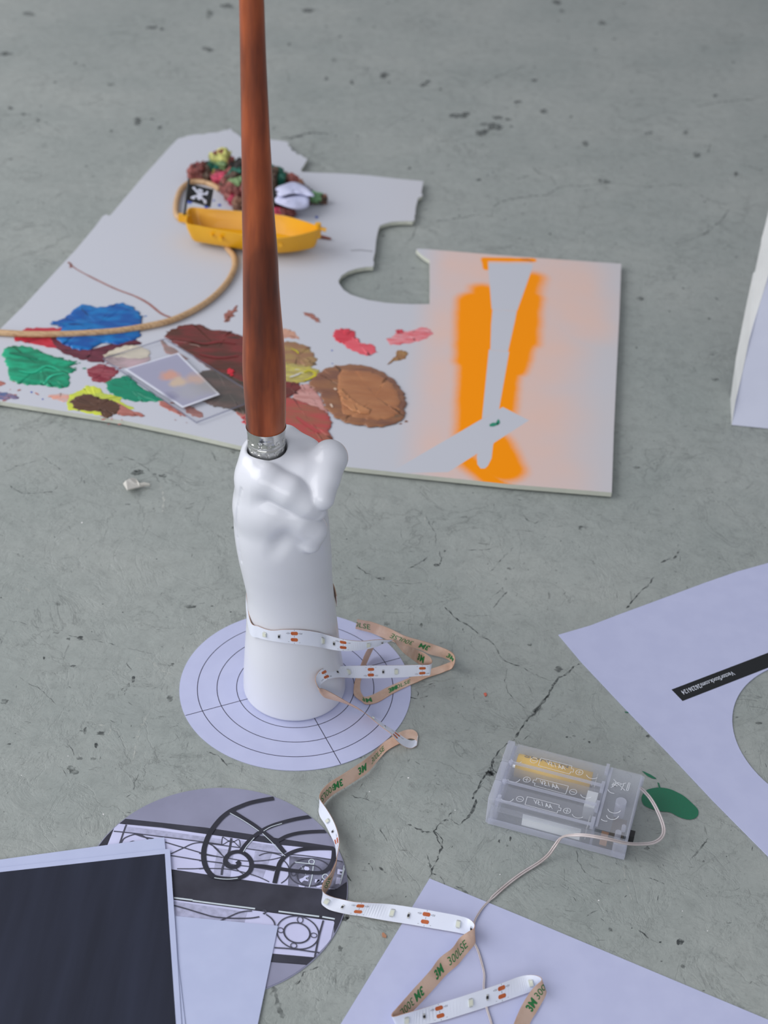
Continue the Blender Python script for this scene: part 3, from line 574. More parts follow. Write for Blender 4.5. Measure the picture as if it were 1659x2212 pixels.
def blob(px, h, mt, label=None, rag=1.2, name='paint_daub', lay=0, z=None):
    z = ZB if z is None else z
    rnd = random.Random(int(px[0][0]*7+px[0][1])); mb = MB()
    o = cr([Vector((a, b, 0)) for a, b in px], 7, True)
    k1, k2, k3 = [rnd.uniform(0, 6) for _ in range(3)]; n0 = len(o)
    o = [Vector((v.x+rag*(rnd.gauss(0, .9)+1.3*math.sin(i*.9+k1)+(rnd.random() < .12)*rnd.uniform(-1, 5)*(1 if v.x > sum(q.x for q in o)/n0 else -1)), v.y+rag*(rnd.gauss(0, .45)+.7*math.sin(i*1.3+k2)), 0)) for i, v in enumerate(o)]
    out = [P(v.x, v.y, z) for v in o]; n = len(out)
    c = sum(out, Vector())/n; zz = lay*.00022
    rings = [(1.0, .00005+zz), (.985, h*.5+zz), (.95, h*.85+zz), (.8, h+zz), (.6, h*.9+zz), (.4, h*.85+zz), (.2, h*.9+zz)]
    vs = []; fs = []
    for k, (s_, hh) in enumerate(rings):
        for i, p in enumerate(out):
            q = c+(p-c)*s_; vs.append((q.x, q.y, z+hh+(rnd.gauss(0, h*.025) if 1 < k else 0)))
    for k in range(len(rings)-1):
        for i in range(n): fs.append((k*n+i, k*n+(i+1) % n, (k+1)*n+(i+1) % n, (k+1)*n+i))
    ar = sum(out[i].x*out[(i+1) % n].y-out[(i+1) % n].x*out[i].y for i in range(n))
    vs.append((c.x, c.y, z+h*.9+zz)); L = len(rings)-1
    for i in range(n): fs.append((L*n+i, L*n+(i+1) % n, len(vs)-1))
    if ar < 0: fs = [tuple(reversed(f)) for f in fs]
    mb.add(vs, fs); ob = mb.build(name, [mt], board, smooth=True)
    if label: ob['label'] = label
    return ob
K = pmat
blob([(30,735),(50,712),(75,708),(120,709),(135,712),(145,735),(150,755),(115,752),(80,745),(45,738)], .0004, K('paint_red', (200,50,68), (180,40,60)), 'red paint')
blob([(112,730),(150,742),(195,757),(240,745),(280,736),(305,742),(250,755),(232,765),(225,783),(190,780),(160,772),(135,762),(120,750)], .0003, K('paint_maroon', (92,34,50), (110,45,62)), 'maroon paint', lay=1)
blob([(112,700),(135,690),(150,681),(165,665),(185,660),(215,665),(245,660),(262,656),(285,664),(296,672),(304,685),(307,697),(302,712),(303,727),(280,738),(255,745),(222,742),(197,755),(170,757),(150,750),(132,742),(122,728),(133,712),(124,704)], .0011, K('paint_blue', (0,82,160), (0,120,190), (0,60,136), sc=50, st=((1, 3, 1), .1)), 'thick blue paint', lay=2)
blob([(5,764),(12,752),(30,748),(55,748),(80,756),(95,763),(125,772),(150,780),(164,785),(152,793),(166,800),(150,808),(152,824),(140,838),(110,836),(85,832),(60,832),(38,828),(20,818),(18,800),(12,782)], .0010, K('paint_emerald', (8,126,92), (18,168,125), (10,150,110), sc=45), 'emerald green paint')
blob([(187,800),(205,790),(225,787),(245,795),(256,803),(245,815),(230,826),(205,825),(195,815)], .0004, K('paint_dark_red', (128,30,50), (160,80,90), (60,20,40), sc=90), 'dark red paint')
blob([(228,832),(235,822),(262,814),(280,812),(300,833),(330,850),(352,865),(320,868),(290,867),(260,860),(240,850)], .0005, K('paint_green', (0,138,104), (4,128,98)), 'green paint')
blob([(147,885),(145,865),(155,850),(178,842),(190,833),(215,838),(225,850),(255,855),(265,870),(290,882),(262,886),(235,897),(200,895),(170,888)], .0003, K('paint_lime', (206,216,70), (186,200,80)), 'lime yellow paint')
blob([(250,870),(280,885),(312,897),(300,900),(265,898),(250,892)], .0003, K('paint_salmon', (190,122,112), (165,100,90)), lay=1)
blob([(105,856),(130,850),(150,855),(145,868),(120,863)], .0002, K('paint_pale_salmon', (226,160,140), (205,175,170)))
blob([(155,868),(165,858),(190,852),(215,860),(240,865),(258,875),(257,890),(245,897),(233,903),(222,900),(215,890),(185,888),(160,882)], .0005, K('paint_brown', (92,62,46), (84,54,40)), 'brown paint', lay=1)
blob([(-20,843),(10,848),(25,852),(42,860),(20,863),(-20,861)], .0003, K('paint_slate', (90,108,150), (150,120,140), sc=120))
blob([(-20,826),(5,824),(8,832),(-20,836)], .0002, K('paint_salmon', (190,122,112), (165,100,90)))
blob([(357,725),(372,712),(395,703),(430,701),(455,712),(490,715),(520,725),(560,738),(590,760),(596,790),(580,820),(545,838),(500,815),(450,795),(420,772),(390,752),(370,738)], .0009, K('paint_umber', (84,46,36), (122,44,44), (62,44,34), sc=30, st=((1, 3, 1), .5)), 'dark red-brown paint')
blob([(478,800),(520,812),(600,840),(596,880),(545,893),(520,893),(488,883),(462,878),(440,868),(400,840),(420,810),(450,800)], .0005, K('paint_olive', (64,54,44), (94,70,60), sc=40), 'dark olive paint', lay=1)
blob([(490,802),(500,800),(506,806),(502,814),(496,812)], .0004, K('paint_bright_red', (216,30,56), (200,30,50)), lay=5)
blob([(225,771),(245,757),(270,748),(295,747),(318,757),(322,770),(300,776),(260,773)], .0004, K('paint_cream', (206,198,178), (216,206,186)), 'cream paint', lay=2)
blob([(222,772),(260,772),(322,772),(312,785),(280,795),(245,790)], .0002, K('paint_mauve', (170,150,150), (200,170,175)), lay=1)
blob([(347,735),(362,744),(392,765),(405,778),(375,768),(356,760)], .0003, K('paint_taupe', (150,122,114), (176,130,124)))
blob([(342,865),(370,876),(402,900),(380,893),(352,880)], .0003, K('paint_salmon', (190,122,112), (165,100,90)))
blob([(398,878),(420,880),(440,900),(425,901),(405,892)], .0003, K('paint_rose_brown', (150,92,82), (165,110,100)))
blob([(505,885),(530,890),(535,920),(525,905)], .0003, K('paint_salmon', (190,122,112), (165,100,90)))
blob([(523,903),(531,900),(533,917),(527,914)], .0003, K('paint_bright_red', (216,30,56), (200,30,50)))
blob([(590,742),(615,738),(640,740),(665,750),(677,765),(682,780),(675,790),(655,800),(630,796),(590,795)], .0006, K('paint_ochre_brown', (152,112,84), (166,138,84), (140,100,92), sc=60), 'ochre brown paint')
blob([(600,790),(620,786),(650,790),(674,794),(690,806),(680,816),(652,826),(600,830)], .0005, K('paint_yellow', (170,156,96), (196,184,84), (208,204,190), sc=110), 'streaky yellow paint', lay=1)
blob([(590,712),(620,711),(634,716),(643,727),(645,733),(620,730),(590,733)], .0002, K('paint_peach', (206,158,134), (196,146,128)))
blob([(655,675),(672,677),(682,684),(690,692),(685,697),(674,688),(662,682)], .0003, K('paint_rose_brown', (150,92,82), (165,110,100)), rag=1.0)
blob([(485,690),(492,672),(503,670),(512,660),(510,672),(500,685),(492,696)], .0003, K('paint_rose_brown', (150,92,82), (165,110,100)), rag=1.6)
blob([(720,725),(727,713),(745,710),(763,714),(768,720),(765,733),(758,740),(740,742),(727,736)], .0005, K('paint_crimson', (206,52,70), (214,66,84)), 'crimson paint')
blob([(745,740),(765,728),(775,739),(790,743),(805,745),(811,757),(805,765),(785,767),(762,758),(748,750)], .0003, K('paint_coral', (224,84,98), (228,98,110)), 'coral paint', lay=1)
blob([(836,735),(848,728),(856,718),(875,716),(900,712),(912,707),(933,715),(930,725),(912,735),(880,742),(848,745)], .0002, K('paint_pink', (222,104,112), (226,150,156), (226,176,176), sc=90), 'thin pink paint')
blob([(855,715),(864,713),(872,718),(860,721)], .0003, K('paint_crimson', (206,52,70), (214,66,84)), lay=1)
blob([(838,788),(848,775),(856,768),(858,758),(868,757),(878,761),(878,770),(868,778),(852,780)], .0005, K('paint_gold_brown', (164,124,76), (150,104,66)), rag=.8)
blob([(600,830),(630,826),(645,830),(648,840),(635,853),(600,860)], .0004, K('paint_umber', (84,46,36), (122,44,44), (62,44,34)), lay=2)
blob([(632,858),(640,842),(648,832),(665,830),(680,840),(692,860),(708,890),(690,884),(668,874),(648,868)], .0003, K('paint_dusty_pink', (204,152,146), (186,130,124)), 'dusty pink paint', lay=1)
blob([(600,866),(625,860),(650,868),(680,878),(705,893),(716,912),(711,935),(718,950),(700,962),(680,960),(640,950),(600,930)], .0006, K('paint_brick', (156,92,72), (180,72,72), (150,100,76), sc=28), 'brick red paint', lay=2)
BB = [(668,828),(680,815),(690,806),(712,795),(745,790),(785,791),(820,802),(850,822),(868,845),(876,870),(874,893),(872,905),(855,916),(820,924),(780,921),(742,912),(716,896),(702,875),(690,852),(676,842)]
blob(BB, .0010, K('paint_mahogany', (126,84,66), (150,102,70), (120,90,66), sc=30), 'large brown oval of paint', lay=3)
cb = (778, 860); blob([(cb[0]+(x-cb[0])*.80+8, cb[1]+(y-cb[1])*.80) for x, y in BB[3:17]], .0009, K('paint_tan', (166,108,70), (176,120,80), (150,98,66), sc=34, st=((1, 3, 1), -.5)), 'lighter brown centre of the oval', lay=6)
blob([(737,845),(748,858),(765,873),(785,885),(800,893),(790,900),(765,894),(742,878),(734,860)], .0005, K('paint_copper', (192,132,86), (180,120,78)), lay=11)
m = MB(); ribbon(m, cr([P(x, y, ZB+.0003) for x, y in [(150,568),(156,574),(168,583),(200,600),(250,624),(290,639),(320,655),(348,677),(370,686)]], 5), [.001]*4+[.0012]*10+[.0018]*12+[.0023]*14+[.0008]*1)
ribbon(m, cr([P(x, y, ZB+.0003) for x, y in [(147,566),(153,571),(152,578)]], 4), .002)
ob = m.build('paint_stroke', [K('paint_rose_brown', (150,92,82), (165,110,100))], board); ob['label'] = 'thin brown brush stroke'
for x, y, r in [(684,469,3.6),(474,443,4),(500,439,3),(462,433,2.5),(410,436,6),(446,447,5),(718,785,1.5),(717,757,2),(68,847,2.5),(92,862,2)]:
    m = MB(); flat(m, [P(x+r*math.cos(k*.7), y+r*.7*math.sin(k*.7), ZB+.0002) for k in range(9)]); m.build('paint_dot', [mat('paint_dot_blue', lin(60,90,185), .5)], board)
for q in [[(1057,917),(1064,913),(1075,913),(1077,917),(1066,921),(1058,921)], [(1072,912),(1076,905),(1079,908),(1080,914),(1075,918)]]:
    m = MB(); flat(m, [P(x, y, ZB+.0002) for x, y in q]); m.build('paint_dot', [mat('paint_dot_green', lin(30,140,110), .5)], board)
m = MB(); ribbon(m, [P(x, y, ZB+.0002) for x, y in [(758,541),(780,540),(805,543)]], .0009); m.build('cut_mark', [mat('cut_line', (.12, .12, .13, 1))], board)
m = MB(); ribbon(m, [P(x, y, ZB+.0002) for x, y in [(1125,560),(1140,561),(1150,565)]], [.001, .0022, .001]); m.build('paint_smudge', [mat('smudge_orange_brown', lin(190,110,60))], board)

rnd = random.Random(21)
SPL = [(150,700,30,K('paint_blue', (0,82,160), (0,120,190), (0,60,136))),(290,690,22,MATS['paint_blue']),(160,790,22,MATS['paint_emerald']),(60,845,40,MATS['paint_salmon']),(235,900,30,MATS['paint_salmon']),(690,812,26,MATS['paint_yellow']),(560,880,60,MATS['paint_umber']),(380,880,40,MATS['paint_rose_brown']),(860,908,22,MATS['paint_mahogany']),(240,790,30,MATS['paint_dark_red'])]
for x, y, r, mt in SPL:
    m = MB()
    for k in range(9):
        cx, cy = x+rnd.gauss(0, r*.6), y+rnd.gauss(0, r*.35); q = rnd.uniform(.8, 2.6); an = rnd.uniform(-.3, .5)
        flat(m, [P(cx+q*2.2*math.cos(t_)*math.cos(an)-q*.7*math.sin(t_)*math.sin(an), cy+q*2.2*math.cos(t_)*math.sin(an)+q*.7*math.sin(t_)*math.cos(an), ZB+.0002) for t_ in [j*.9 for j in range(7)]])
    tag(m.build('paint_spatter', [mt], board), kind='stuff')
for px, wd_, nm, a, b_ in [([(158,690),(160,700),(166,708)],.0022,'paint_sky_highlight',(150,200,235),(110,170,220)),([(225,680),(245,688),(262,686),(275,678)],.0030,'paint_deep_blue',(0,50,130),(0,70,150)),([(190,695),(220,706),(260,708),(290,703)],.0034,'paint_light_blue',(0,120,196),(20,140,205)),([(170,668),(195,675),(215,672)],.0030,'paint_light_blue',(0,120,196),(20,140,205)),
        ([(40,800),(70,805),(100,790),(130,800)],.0030,'paint_light_green',(40,190,148),(20,170,128)),([(20,762),(45,765),(80,775)],.0045,'paint_dark_green',(6,104,76),(10,120,90)),([(95,830),(110,812),(140,806)],.0022,'paint_light_green',(40,190,148),(20,170,128)),
        ([(410,735),(440,742),(475,738),(510,742)],.0028,'paint_red_streak',(134,40,44),(112,40,40)),([(430,765),(470,772),(515,768)],.0030,'paint_red_streak',(134,40,44),(112,40,40)),([(408,743),(425,746),(432,750)],.0010,'paint_white_streak',(190,160,150),(170,140,130)),
        ([(708,832),(716,820),(724,812)],.0016,'paint_white_streak',(190,160,150),(170,140,130)),([(722,838),(726,842)],.0022,'paint_pale_dab',(225,200,180),(215,190,170)),([(714,872),(718,880)],.0018,'paint_pale_dab',(225,200,180),(215,190,170)),([(640,900),(660,915),(690,935)],.0040,'paint_red_glaze',(184,66,72),(176,70,70)),
        ([(760,805),(800,815),(835,840),(852,870)],.0032,'paint_ochre_streak',(150,112,70),(160,118,76)),([(790,880),(820,890),(850,880)],.0036,'paint_ochre_streak',(170,112,70),(160,108,70)),([(655,805),(668,800),(682,808),(668,818),(655,822)],.0026,'paint_pure_yellow',(206,196,30),(196,186,40)),([(628,752),(640,758),(645,764)],.0014,'paint_pure_yellow',(206,196,30),(196,186,40)),
        ([(625,815),(640,810),(650,805)],.0022,'paint_white_dab',(214,210,204),(200,196,190))]:
    m = MB(); pts_ = cr([P(x, y, ZB+.0012+.0003*(nm in ('paint_pale_dab','paint_ochre_streak'))*3) for x, y in px], 5); nn_ = len(pts_)
    ribbon(m, pts_, [wd_*(.25+.75*math.sin(math.pi*(i+.5)/nn_))*rnd.uniform(.8, 1.2) for i in range(nn_)]); m.build('brush_mark', [K(nm, a, b_)], board)

# clear slide with a small print
ZG = ZB+.0028
def clear_mat(name, tint, haze, rough=.08, hz=(.8, .82, .86, 1)):
    m = bpy.data.materials.new(name); m.use_nodes = True; t = m.node_tree; b = t.nodes['Principled BSDF']; out = t.nodes['Material Output']
    b.inputs['Base Color'].default_value = hz; b.inputs['Roughness'].default_value = rough
    tr_ = t.nodes.new('ShaderNodeBsdfTransparent'); tr_.inputs[0].default_value = tint; mx = t.nodes.new('ShaderNodeMixShader'); mx.inputs[0].default_value = haze
    tl_ = t.nodes.new('ShaderNodeBsdfTranslucent'); tl_.inputs[0].default_value = hz; m2 = t.nodes.new('ShaderNodeMixShader'); m2.inputs[0].default_value = .45; t.links.new(b.outputs[0], m2.inputs[1]); t.links.new(tl_.outputs[0], m2.inputs[2])
    t.links.new(tr_.outputs[0], mx.inputs[1]); t.links.new(m2.outputs[0], mx.inputs[2]); t.links.new(mx.outputs[0], out.inputs[0]); MATS[name] = m; return m
GL = clear_mat('clear_acrylic', (.985, .985, .99, 1), .05); GE = clear_mat('acrylic_edge', (.8, .8, .85, 1), .5, .2, (.30, .31, .40, 1))
q = [(222,773),(357,730.5),(562,858),(424,911)]
m = MB(); slab(m, poly2(q, ZG), ZB+.0012, ZG, 0, 1); m.m = [0 if k < 4 else 1 for k in range(len(m.m))]
gl = m.build('acrylic_plate', [GL, GE], loc=(P(*q[3], ZB).x, P(*q[3], ZB).y, ZB+.0012)); tag(gl, 'clear rectangular plate with a small picture, lying on the brown paint of the board', 'plate')
m = MB(); slab(m, poly2([(268,797),(385,762),(475,852),(394,881)], ZG+.0002), ZG+.00002, ZG+.0002)
def pic_mat():
    mm = bpy.data.materials.new('film_print'); mm.use_nodes = True; t = mm.node_tree; b = t.nodes['Principled BSDF']; Nd.t = t; out = t.nodes['Material Output']
    tcn = t.nodes.new('ShaderNodeTexCoord'); sp = t.nodes.new('ShaderNodeSeparateXYZ'); t.links.new(tcn.outputs['Object'], sp.inputs[0]); X, Y = Nd(sp.outputs[0]), Nd(sp.outputs[1])
    O = woff(gl); nz = t.nodes.new('ShaderNodeTexNoise'); nz.inputs['Scale'].default_value = 160; t.links.new(tcn.outputs['Object'], nz.inputs['Vector'])
    def el(px, py, r, soft):
        p = P(px, py, ZG); dx = X-(p.x-O.x); dy = Y-(p.y-O.y); d = (dx*dx+dy*dy).sqrt()+(Nd(nz.outputs[0])-.5)*.008; return (d*(-1000/soft)+(r+soft)/soft).clamp()
    def mix(f, a, c):
        x = t.nodes.new('ShaderNodeMix'); x.data_type = 'RGBA'; t.links.new(f.v, x.inputs[0])
        for s_, i in ((a, 6), (c, 7)):
            if isinstance(s_, tuple): x.inputs[i].default_value = s_
            else: t.links.new(s_, x.inputs[i])
        return x.outputs[2]
    O2 = [pt_ for pt_ in poly2([(268,797),(385,762),(475,852),(394,881)], ZG)]
    r = None
    ar = sum(O2[i][0]*O2[(i+1) % 4][1]-O2[(i+1) % 4][0]*O2[i][1] for i in range(4))
    if ar < 0: O2.reverse()
    for i in range(4):
        (ax, ay), (bx, by) = O2[i], O2[(i+1) % 4]; L = math.hypot(bx-ax, by-ay); nx, ny = -(by-ay)/L, (bx-ax)/L
        e = X*nx+Y*ny-((ax-O.x)*nx+(ay-O.y)*ny); r = e if r is None else r.mn(e)
    inner = (r*2500-4.0).clamp()
    c = mix(inner, (.80, .82, .92, 1), (.42, .42, .56, 1))
    c = mix((el(410,845,6,12)*.7).clamp(), c, (.48, .48, .52, 1)); c = mix((el(455,832,5,14)*.8).clamp(), c, (.42, .41, .40, 1))
    c = mix((el(366,812,4,6)*1.0).clamp(), c, (.72, .40, .32, 1)); c = mix((el(384,826,4,5)*1.0).clamp(), c, (.70, .55, .42, 1)); c = mix((el(422,818,3.5,7)*.9).clamp(), c, (.66, .46, .38, 1))
    c = mix((el(366,858,2,7)*.6).clamp(), c, (.20, .20, .33, 1))
    t.links.new(c, b.inputs['Base Color']); b.inputs['Roughness'].default_value = .35
    tr_ = t.nodes.new('ShaderNodeBsdfTransparent'); mx = t.nodes.new('ShaderNodeMixShader'); mx.inputs[0].default_value = .80
    t.links.new(tr_.outputs[0], mx.inputs[1]); t.links.new(b.outputs[0], mx.inputs[2]); t.links.new(mx.outputs[0], out.inputs[0]); return mm
m.build('picture', [pic_mat()], gl)

# cane running under the boat
ZT = ZB+.0027
CANE = mat('cane', lin(206,172,132), .55, col2=lin(176,140,102), nscale=30, stretch=((6, 40, 6),))
cp = [(-90,712),(-40,716),(0,718.5),(60,722),(130,722),(200,719),(260,714),(320,704),(370,692),(415,672),(450,650),(478,625),(497,600),(507,575),(505,555),(495,541),(478,520),(450,500),(415,482),(392,474),(381.5,464),(380,445),(384,425),(392,408),(405,397),(420,392),(440,393),(460,400),(474,409)]
m = MB(); m.tube(cr([P(x, y, ZT) for x, y in cp], 5), [.0027]*60+[.0029]*40+[.0025]*100 if False else .0027, 12)
cane = m.build('cane', [CANE], smooth=True, loc=P(497,600,ZB)); tag(cane, 'thin bent cane looping under the yellow boat and out at the left edge', 'cane')

# toy boat
YB = mat('yellow_plastic', lin(232,172,26), .38, col2=lin(226,164,20), nscale=20, coat=.15)
ZH = ZB+.0050; ZR = ZH+.0190
rim = [(409,448.5),(450,450.5),(519,455.7),(560,459),(596,463),(620,467),(642,473),(665,480),(686,488),(693,492),(685,497),(668,502.5),(648,508),(622,513),(595,515.5),(560,513),(519,507),(463,496),(425,488),(402,483),(401,470)]
rr = [P(x, y, ZR) for x, y in rim]; rr = cr(rr, 4, True); n = len(rr); cen = sum(rr, Vector())/n
ax = (P(690,492,ZR)-P(404,466,ZR)).normalized()
def ringat(scale_w, scale_l, z, inset=0):
    out = []
    for p in rr:
        d = p-cen; l = d.dot(ax); w = d-ax*l; q = cen+ax*(l*scale_l-inset*(1 if l > 0 else -1)*min(1, abs(l)/.01))+w*scale_w; q.z = z; out.append(q)
    return out
boat = empty('toy_boat', Vector((cen.x, cen.y, ZH)), 'yellow plastic toy boat with a black skull flag, on the white board', 'toy boat')
m = MB(); rs = [ringat(.66, .90, ZH), ringat(.74, .925, ZH+.002), ringat(.84, .95, ZH+.007), ringat(.94, .98, ZH+.013), ringat(1, 1, ZR), ringat(.95, .98, ZR+.0002), ringat(.93, .975, ZR-.001), ringat(.85, .95, ZH+.010), ringat(.70, .90, ZH+.0035), ringat(.3, .6, ZH+.003)]
vs = [p for r_ in rs for p in r_]; fs = []
for k in range(len(rs)-1):
    for i in range(n): fs.append((k*n+i, (k+1)*n+i, (k+1)*n+(i+1) % n, k*n+(i+1) % n))
fs.append(tuple(range(n))); fs.append(tuple(reversed([(len(rs)-1)*n+i for i in range(n)])))
m.add(vs, fs); hull = m.build('hull', [YB], boat, smooth=True)
bm = bmesh.new(); bm.from_mesh(hull.data); bmesh.ops.recalc_face_normals(bm, faces=bm.faces); bm.to_mesh(hull.data); bm.free()
ED = hull.modifiers.new('es', 'EDGE_SPLIT'); ED.split_angle = math.radians(50)
def peg(px, py, z, r, L, d, nm='peg'):
    p = P(px, py, z); mb = MB(); mb.tube([p, p+Vector(d).normalized()*L], r, 8); return mb.build(nm, [YB], boat, smooth=False)
side = Vector((ax.y, -ax.x, 0))
peg(458,507,ZH+.013,.0016,.0035,side); peg(477,513,ZH+.012,.0022,.004,side); peg(607,525,ZH+.012,.0022,.004,side)
m = MB(); a_ = P(687,491,ZR); m.tube([a_-Vector((0,0,.010)), a_+Vector((0,0,.004))], .0028, 8); m.tube([a_+ax*.002-Vector((0,0,.001)), a_+ax*.0075-Vector((0,0,.002))], .0019, 8); m.build('bow_post', [YB], boat)
m = MB(); a_ = P(402,471,ZR-.004); m.box(a_-ax*.007+Vector((0,-.003,-.003)), ax*.010, (0,.006,0), (0,0,.006)); m.build('stern_bracket', [YB], boat)
FB = mat('black_flag', lin(34,38,42), .5); FWm = mat('flag_print', lin(214,220,238), .5)
YF = P(396,470,ZR-.004).y
m = MB(); m.tube([PV(396.5,474,YF), PV(399.4,457.5,YF), PV(408,387,YF)], .0011, 8); m.build('flag_pole', [FB], boat, smooth=True)
def fq(x, y, dy=0): return PV(x, y, YF+dy)
m = MB(); fv = []; fs = []; tl, trr, br, bl_ = (407.5,397), (461.5,409.5), (455,448), (403.5,432.5)
for j in range(9):
    for i in range(13):
        u, v = i/12, j/8; x = (tl[0]*(1-u)+trr[0]*u)*(1-v)+(bl_[0]*(1-u)+br[0]*u)*v; y = (tl[1]*(1-u)+trr[1]*u)*(1-v)+(bl_[1]*(1-u)+br[1]*u)*v
        fv.append(fq(x, y, .0012*math.sin(u*5)))
for j in range(8):
    for i in range(12): fs.append((j*13+i, (j+1)*13+i, (j+1)*13+i+1, j*13+i+1))
m.add(fv, fs); flag = m.build('flag', [FB], boat); so = flag.modifiers.new('s', 'SOLIDIFY'); so.thickness = .0006; so.offset = 0
m = MB()
EZ = [-.0022]
def disc(cx, cy, rx, ry, k=16):
    EZ[0] -= .00004; z_ = EZ[0]; m.add([fq(cx, cy, z_)]+[fq(cx+rx*math.cos(6.283*i/k), cy+ry*math.sin(6.283*i/k), z_) for i in range(k)], [(0, i+1, (i+1) % k+1) for i in range(k)])
def bone(x0, y0, x1, y1, w):
    EZ[0] -= .00004; z_ = EZ[0]
    L = math.hypot(x1-x0, y1-y0); nx, ny = -(y1-y0)/L*w, (x1-x0)/L*w; m.add([fq(x0+nx,y0+ny,z_), fq(x1+nx,y1+ny,z_), fq(x1-nx,y1-ny,z_), fq(x0-nx,y0-ny,z_)], [(0,1,2,3)])
disc(431.5,414,7,6.2); disc(430.5,425,5.5,7); bone(419,407,445,438,2.0); bone(414,426,448,417,2.0)
for c_ in [(418.5,406,3.2,2.6),(421,408.5,2.6,2.4),(442.5,434,3.4,3.2),(443,438,3,2.2),(414.5,427,3,2.2),(418,428,3.4,2.6),(447.5,415,2.4,2.4),(446,419.5,2.6,2.2)]: disc(*c_)
EZ[0] -= .0001; eye = MB()
for ex_, ey_ in ((429,413.5),(434.5,414.5)): eye.add([fq(ex_+1.3*math.cos(k), ey_+1.3*math.sin(k), EZ[0]) for k in range(6)], [tuple(range(6))])
b0 = len(m.v); m.v += eye.v; m.f += [tuple(i+b0 for i in f) for f in eye.f]; m.m += [1]*len(eye.f)
m.build('skull_emblem', [FWm, FB], flag)

# crumpled lump of painted scraps, white scrap, twig
lump_cols = [lin(120,62,58), lin(40,34,32), lin(204,206,120), lin(208,74,104), lin(24,104,86), lin(150,84,78), lin(86,66,52), lin(120,150,100), lin(196,180,90), lin(140,100,80), lin(120,170,120)]
LM = [mat('painted_scrap_%s' % nm, c, .6, col2=tuple(x*.55 for x in c[:3])+(1,), nscale=220, nlo=.42, nhi=.62, bump=.6, bscale=300) for nm, c in zip(['maroon','black','lime','pink','teal','rose','umber','sage','mustard','taupe','mint'], lump_cols)]
m = MB(); rnd = random.Random(11)
for x, y, zz, rx, ry, rz, mi in [(416,372,.010,.006,.006,.008,5),(424,368,.008,.005,.006,.008,0),(434,370,.010,.008,.008,.009,0),(430,362,.012,.004,.004,.004,3),(447,376,.008,.008,.008,.007,6),(460,368,.010,.007,.007,.008,4),(457,360,.012,.006,.006,.006,1),(462,377,.008,.005,.005,.005,8),
     (470,380,.008,.008,.008,.006,0),(478,385,.009,.008,.007,.006,3),(476,345,.020,.009,.006,.011,2),(485,338,.024,.008,.006,.008,2),(478,330,.027,.007,.005,.004,5),(482,352,.017,.011,.008,.009,7),(493,350,.018,.006,.006,.010,5),(466,342,.018,.004,.004,.006,1),(497,365,.011,.008,.008,.008,0),
     (510,365,.012,.011,.009,.010,1),(512,382,.010,.010,.009,.008,4),(495,378,.010,.006,.007,.007,5),(500,395,.010,.010,.010,.008,6),(490,402,.008,.008,.008,.007,5),(505,415,.008,.011,.010,.008,5),(515,403,.010,.010,.010,.009,7),(520,425,.006,.010,.010,.008,0),(518,440,.005,.008,.008,.006,9),(505,430,.005,.006,.006,.005,3),
     (545,385,.012,.014,.014,.012,0),(550,415,.010,.014,.016,.010,5),(575,395,.012,.014,.014,.012,6),(592,378,.012,.008,.008,.010,4),(600,392,.012,.009,.009,.010,4),(606,388,.010,.006,.006,.008,10),(615,385,.008,.008,.008,.006,9),(628,393,.008,.011,.008,.006,5),(640,402,.006,.009,.008,.005,9),(655,412,.005,.009,.007,.004,6),
     (668,420,.005,.008,.006,.004,4),(683,427,.006,.007,.006,.005,10),(693,430,.005,.006,.005,.004,6),(700,431,.004,.004,.004,.005,9),(670,431,.004,.008,.005,.004,0),(600,440,.006,.010,.008,.006,1),(600,457,.004,.006,.005,.004,3),(620,460,.004,.008,.005,.004,0),(580,430,.008,.012,.012,.008,1),(622,430,.005,.010,.008,.004,6)]:
    ph = [rnd.uniform(0, 6) for _ in range(6)]
    fn = lambda d, ph=ph: 1+.16*math.sin(5*d.x+ph[0])+.13*math.sin(6*d.y+ph[1])+.13*math.sin(7*d.z+ph[2])+.10*math.sin(11*(d.x+d.y)+ph[3])
    m.sphere(P(x, y, ZB+zz), (rx, ry, rz), 14, 9, mi, fn)
lump = m.build('painted_scrap', LM, loc=P(520,430,ZB)); tag(lump, 'crumpled multicoloured painted scrap lying behind the yellow boat', 'scrap')
m = MB(); gx = [(596,408),(615,399),(632,394),(648,398),(664,406),(679,423),(668,424),(655,421),(640,418),(622,420),(603,425)]
def warp(poly, z, amp, ph):
    pts = cr([Vector((a, b, 0)) for a, b in poly], 3, True); nn = len(pts); cc = sum(pts, Vector())/nn; vs_ = []; f_ = []
    for k, s_ in enumerate((1, .75, .5, .25)):
        for i, v in enumerate(pts): q_ = cc+(v-cc)*s_; vs_.append(P(q_.x, q_.y, z+amp*math.sin(i*.55+ph+k)*(.4+.6*s_)+(1-s_)*amp*1.6))
    for k in range(3):
        for i in range(nn): f_.append((k*nn+i, k*nn+(i+1) % nn, (k+1)*nn+(i+1) % nn, (k+1)*nn+i))
    f_.append(tuple(3*nn+i for i in range(nn))); m.add(vs_, f_)
warp(gx, ZB+.016, .0012, 0); warp([(594,420),(606,424),(640,420),(664,425),(668,436),(664,448),(645,453),(625,449),(605,442),(594,436)], ZB+.0125, .0012, 2)
WS = mat('white_scrap', (.60, .62, .82, 1), .6, col2=(.54, .57, .78, 1), nscale=90)
ws = m.build('paper_scrap', [WS], smooth=True, loc=P(630,430,ZB+.01)); s_ = ws.modifiers.new('s', 'SOLIDIFY'); s_.thickness = .0007
tag(ws, 'folded white scrap lying on the painted scrap, right of the brown handle', 'scrap')
m = MB(); m.tube([P(680,506,ZB+.0035), P(694,511,ZB+.002), P(715,516,ZB+.0014)], [.0022, .0016, .0010], 8)
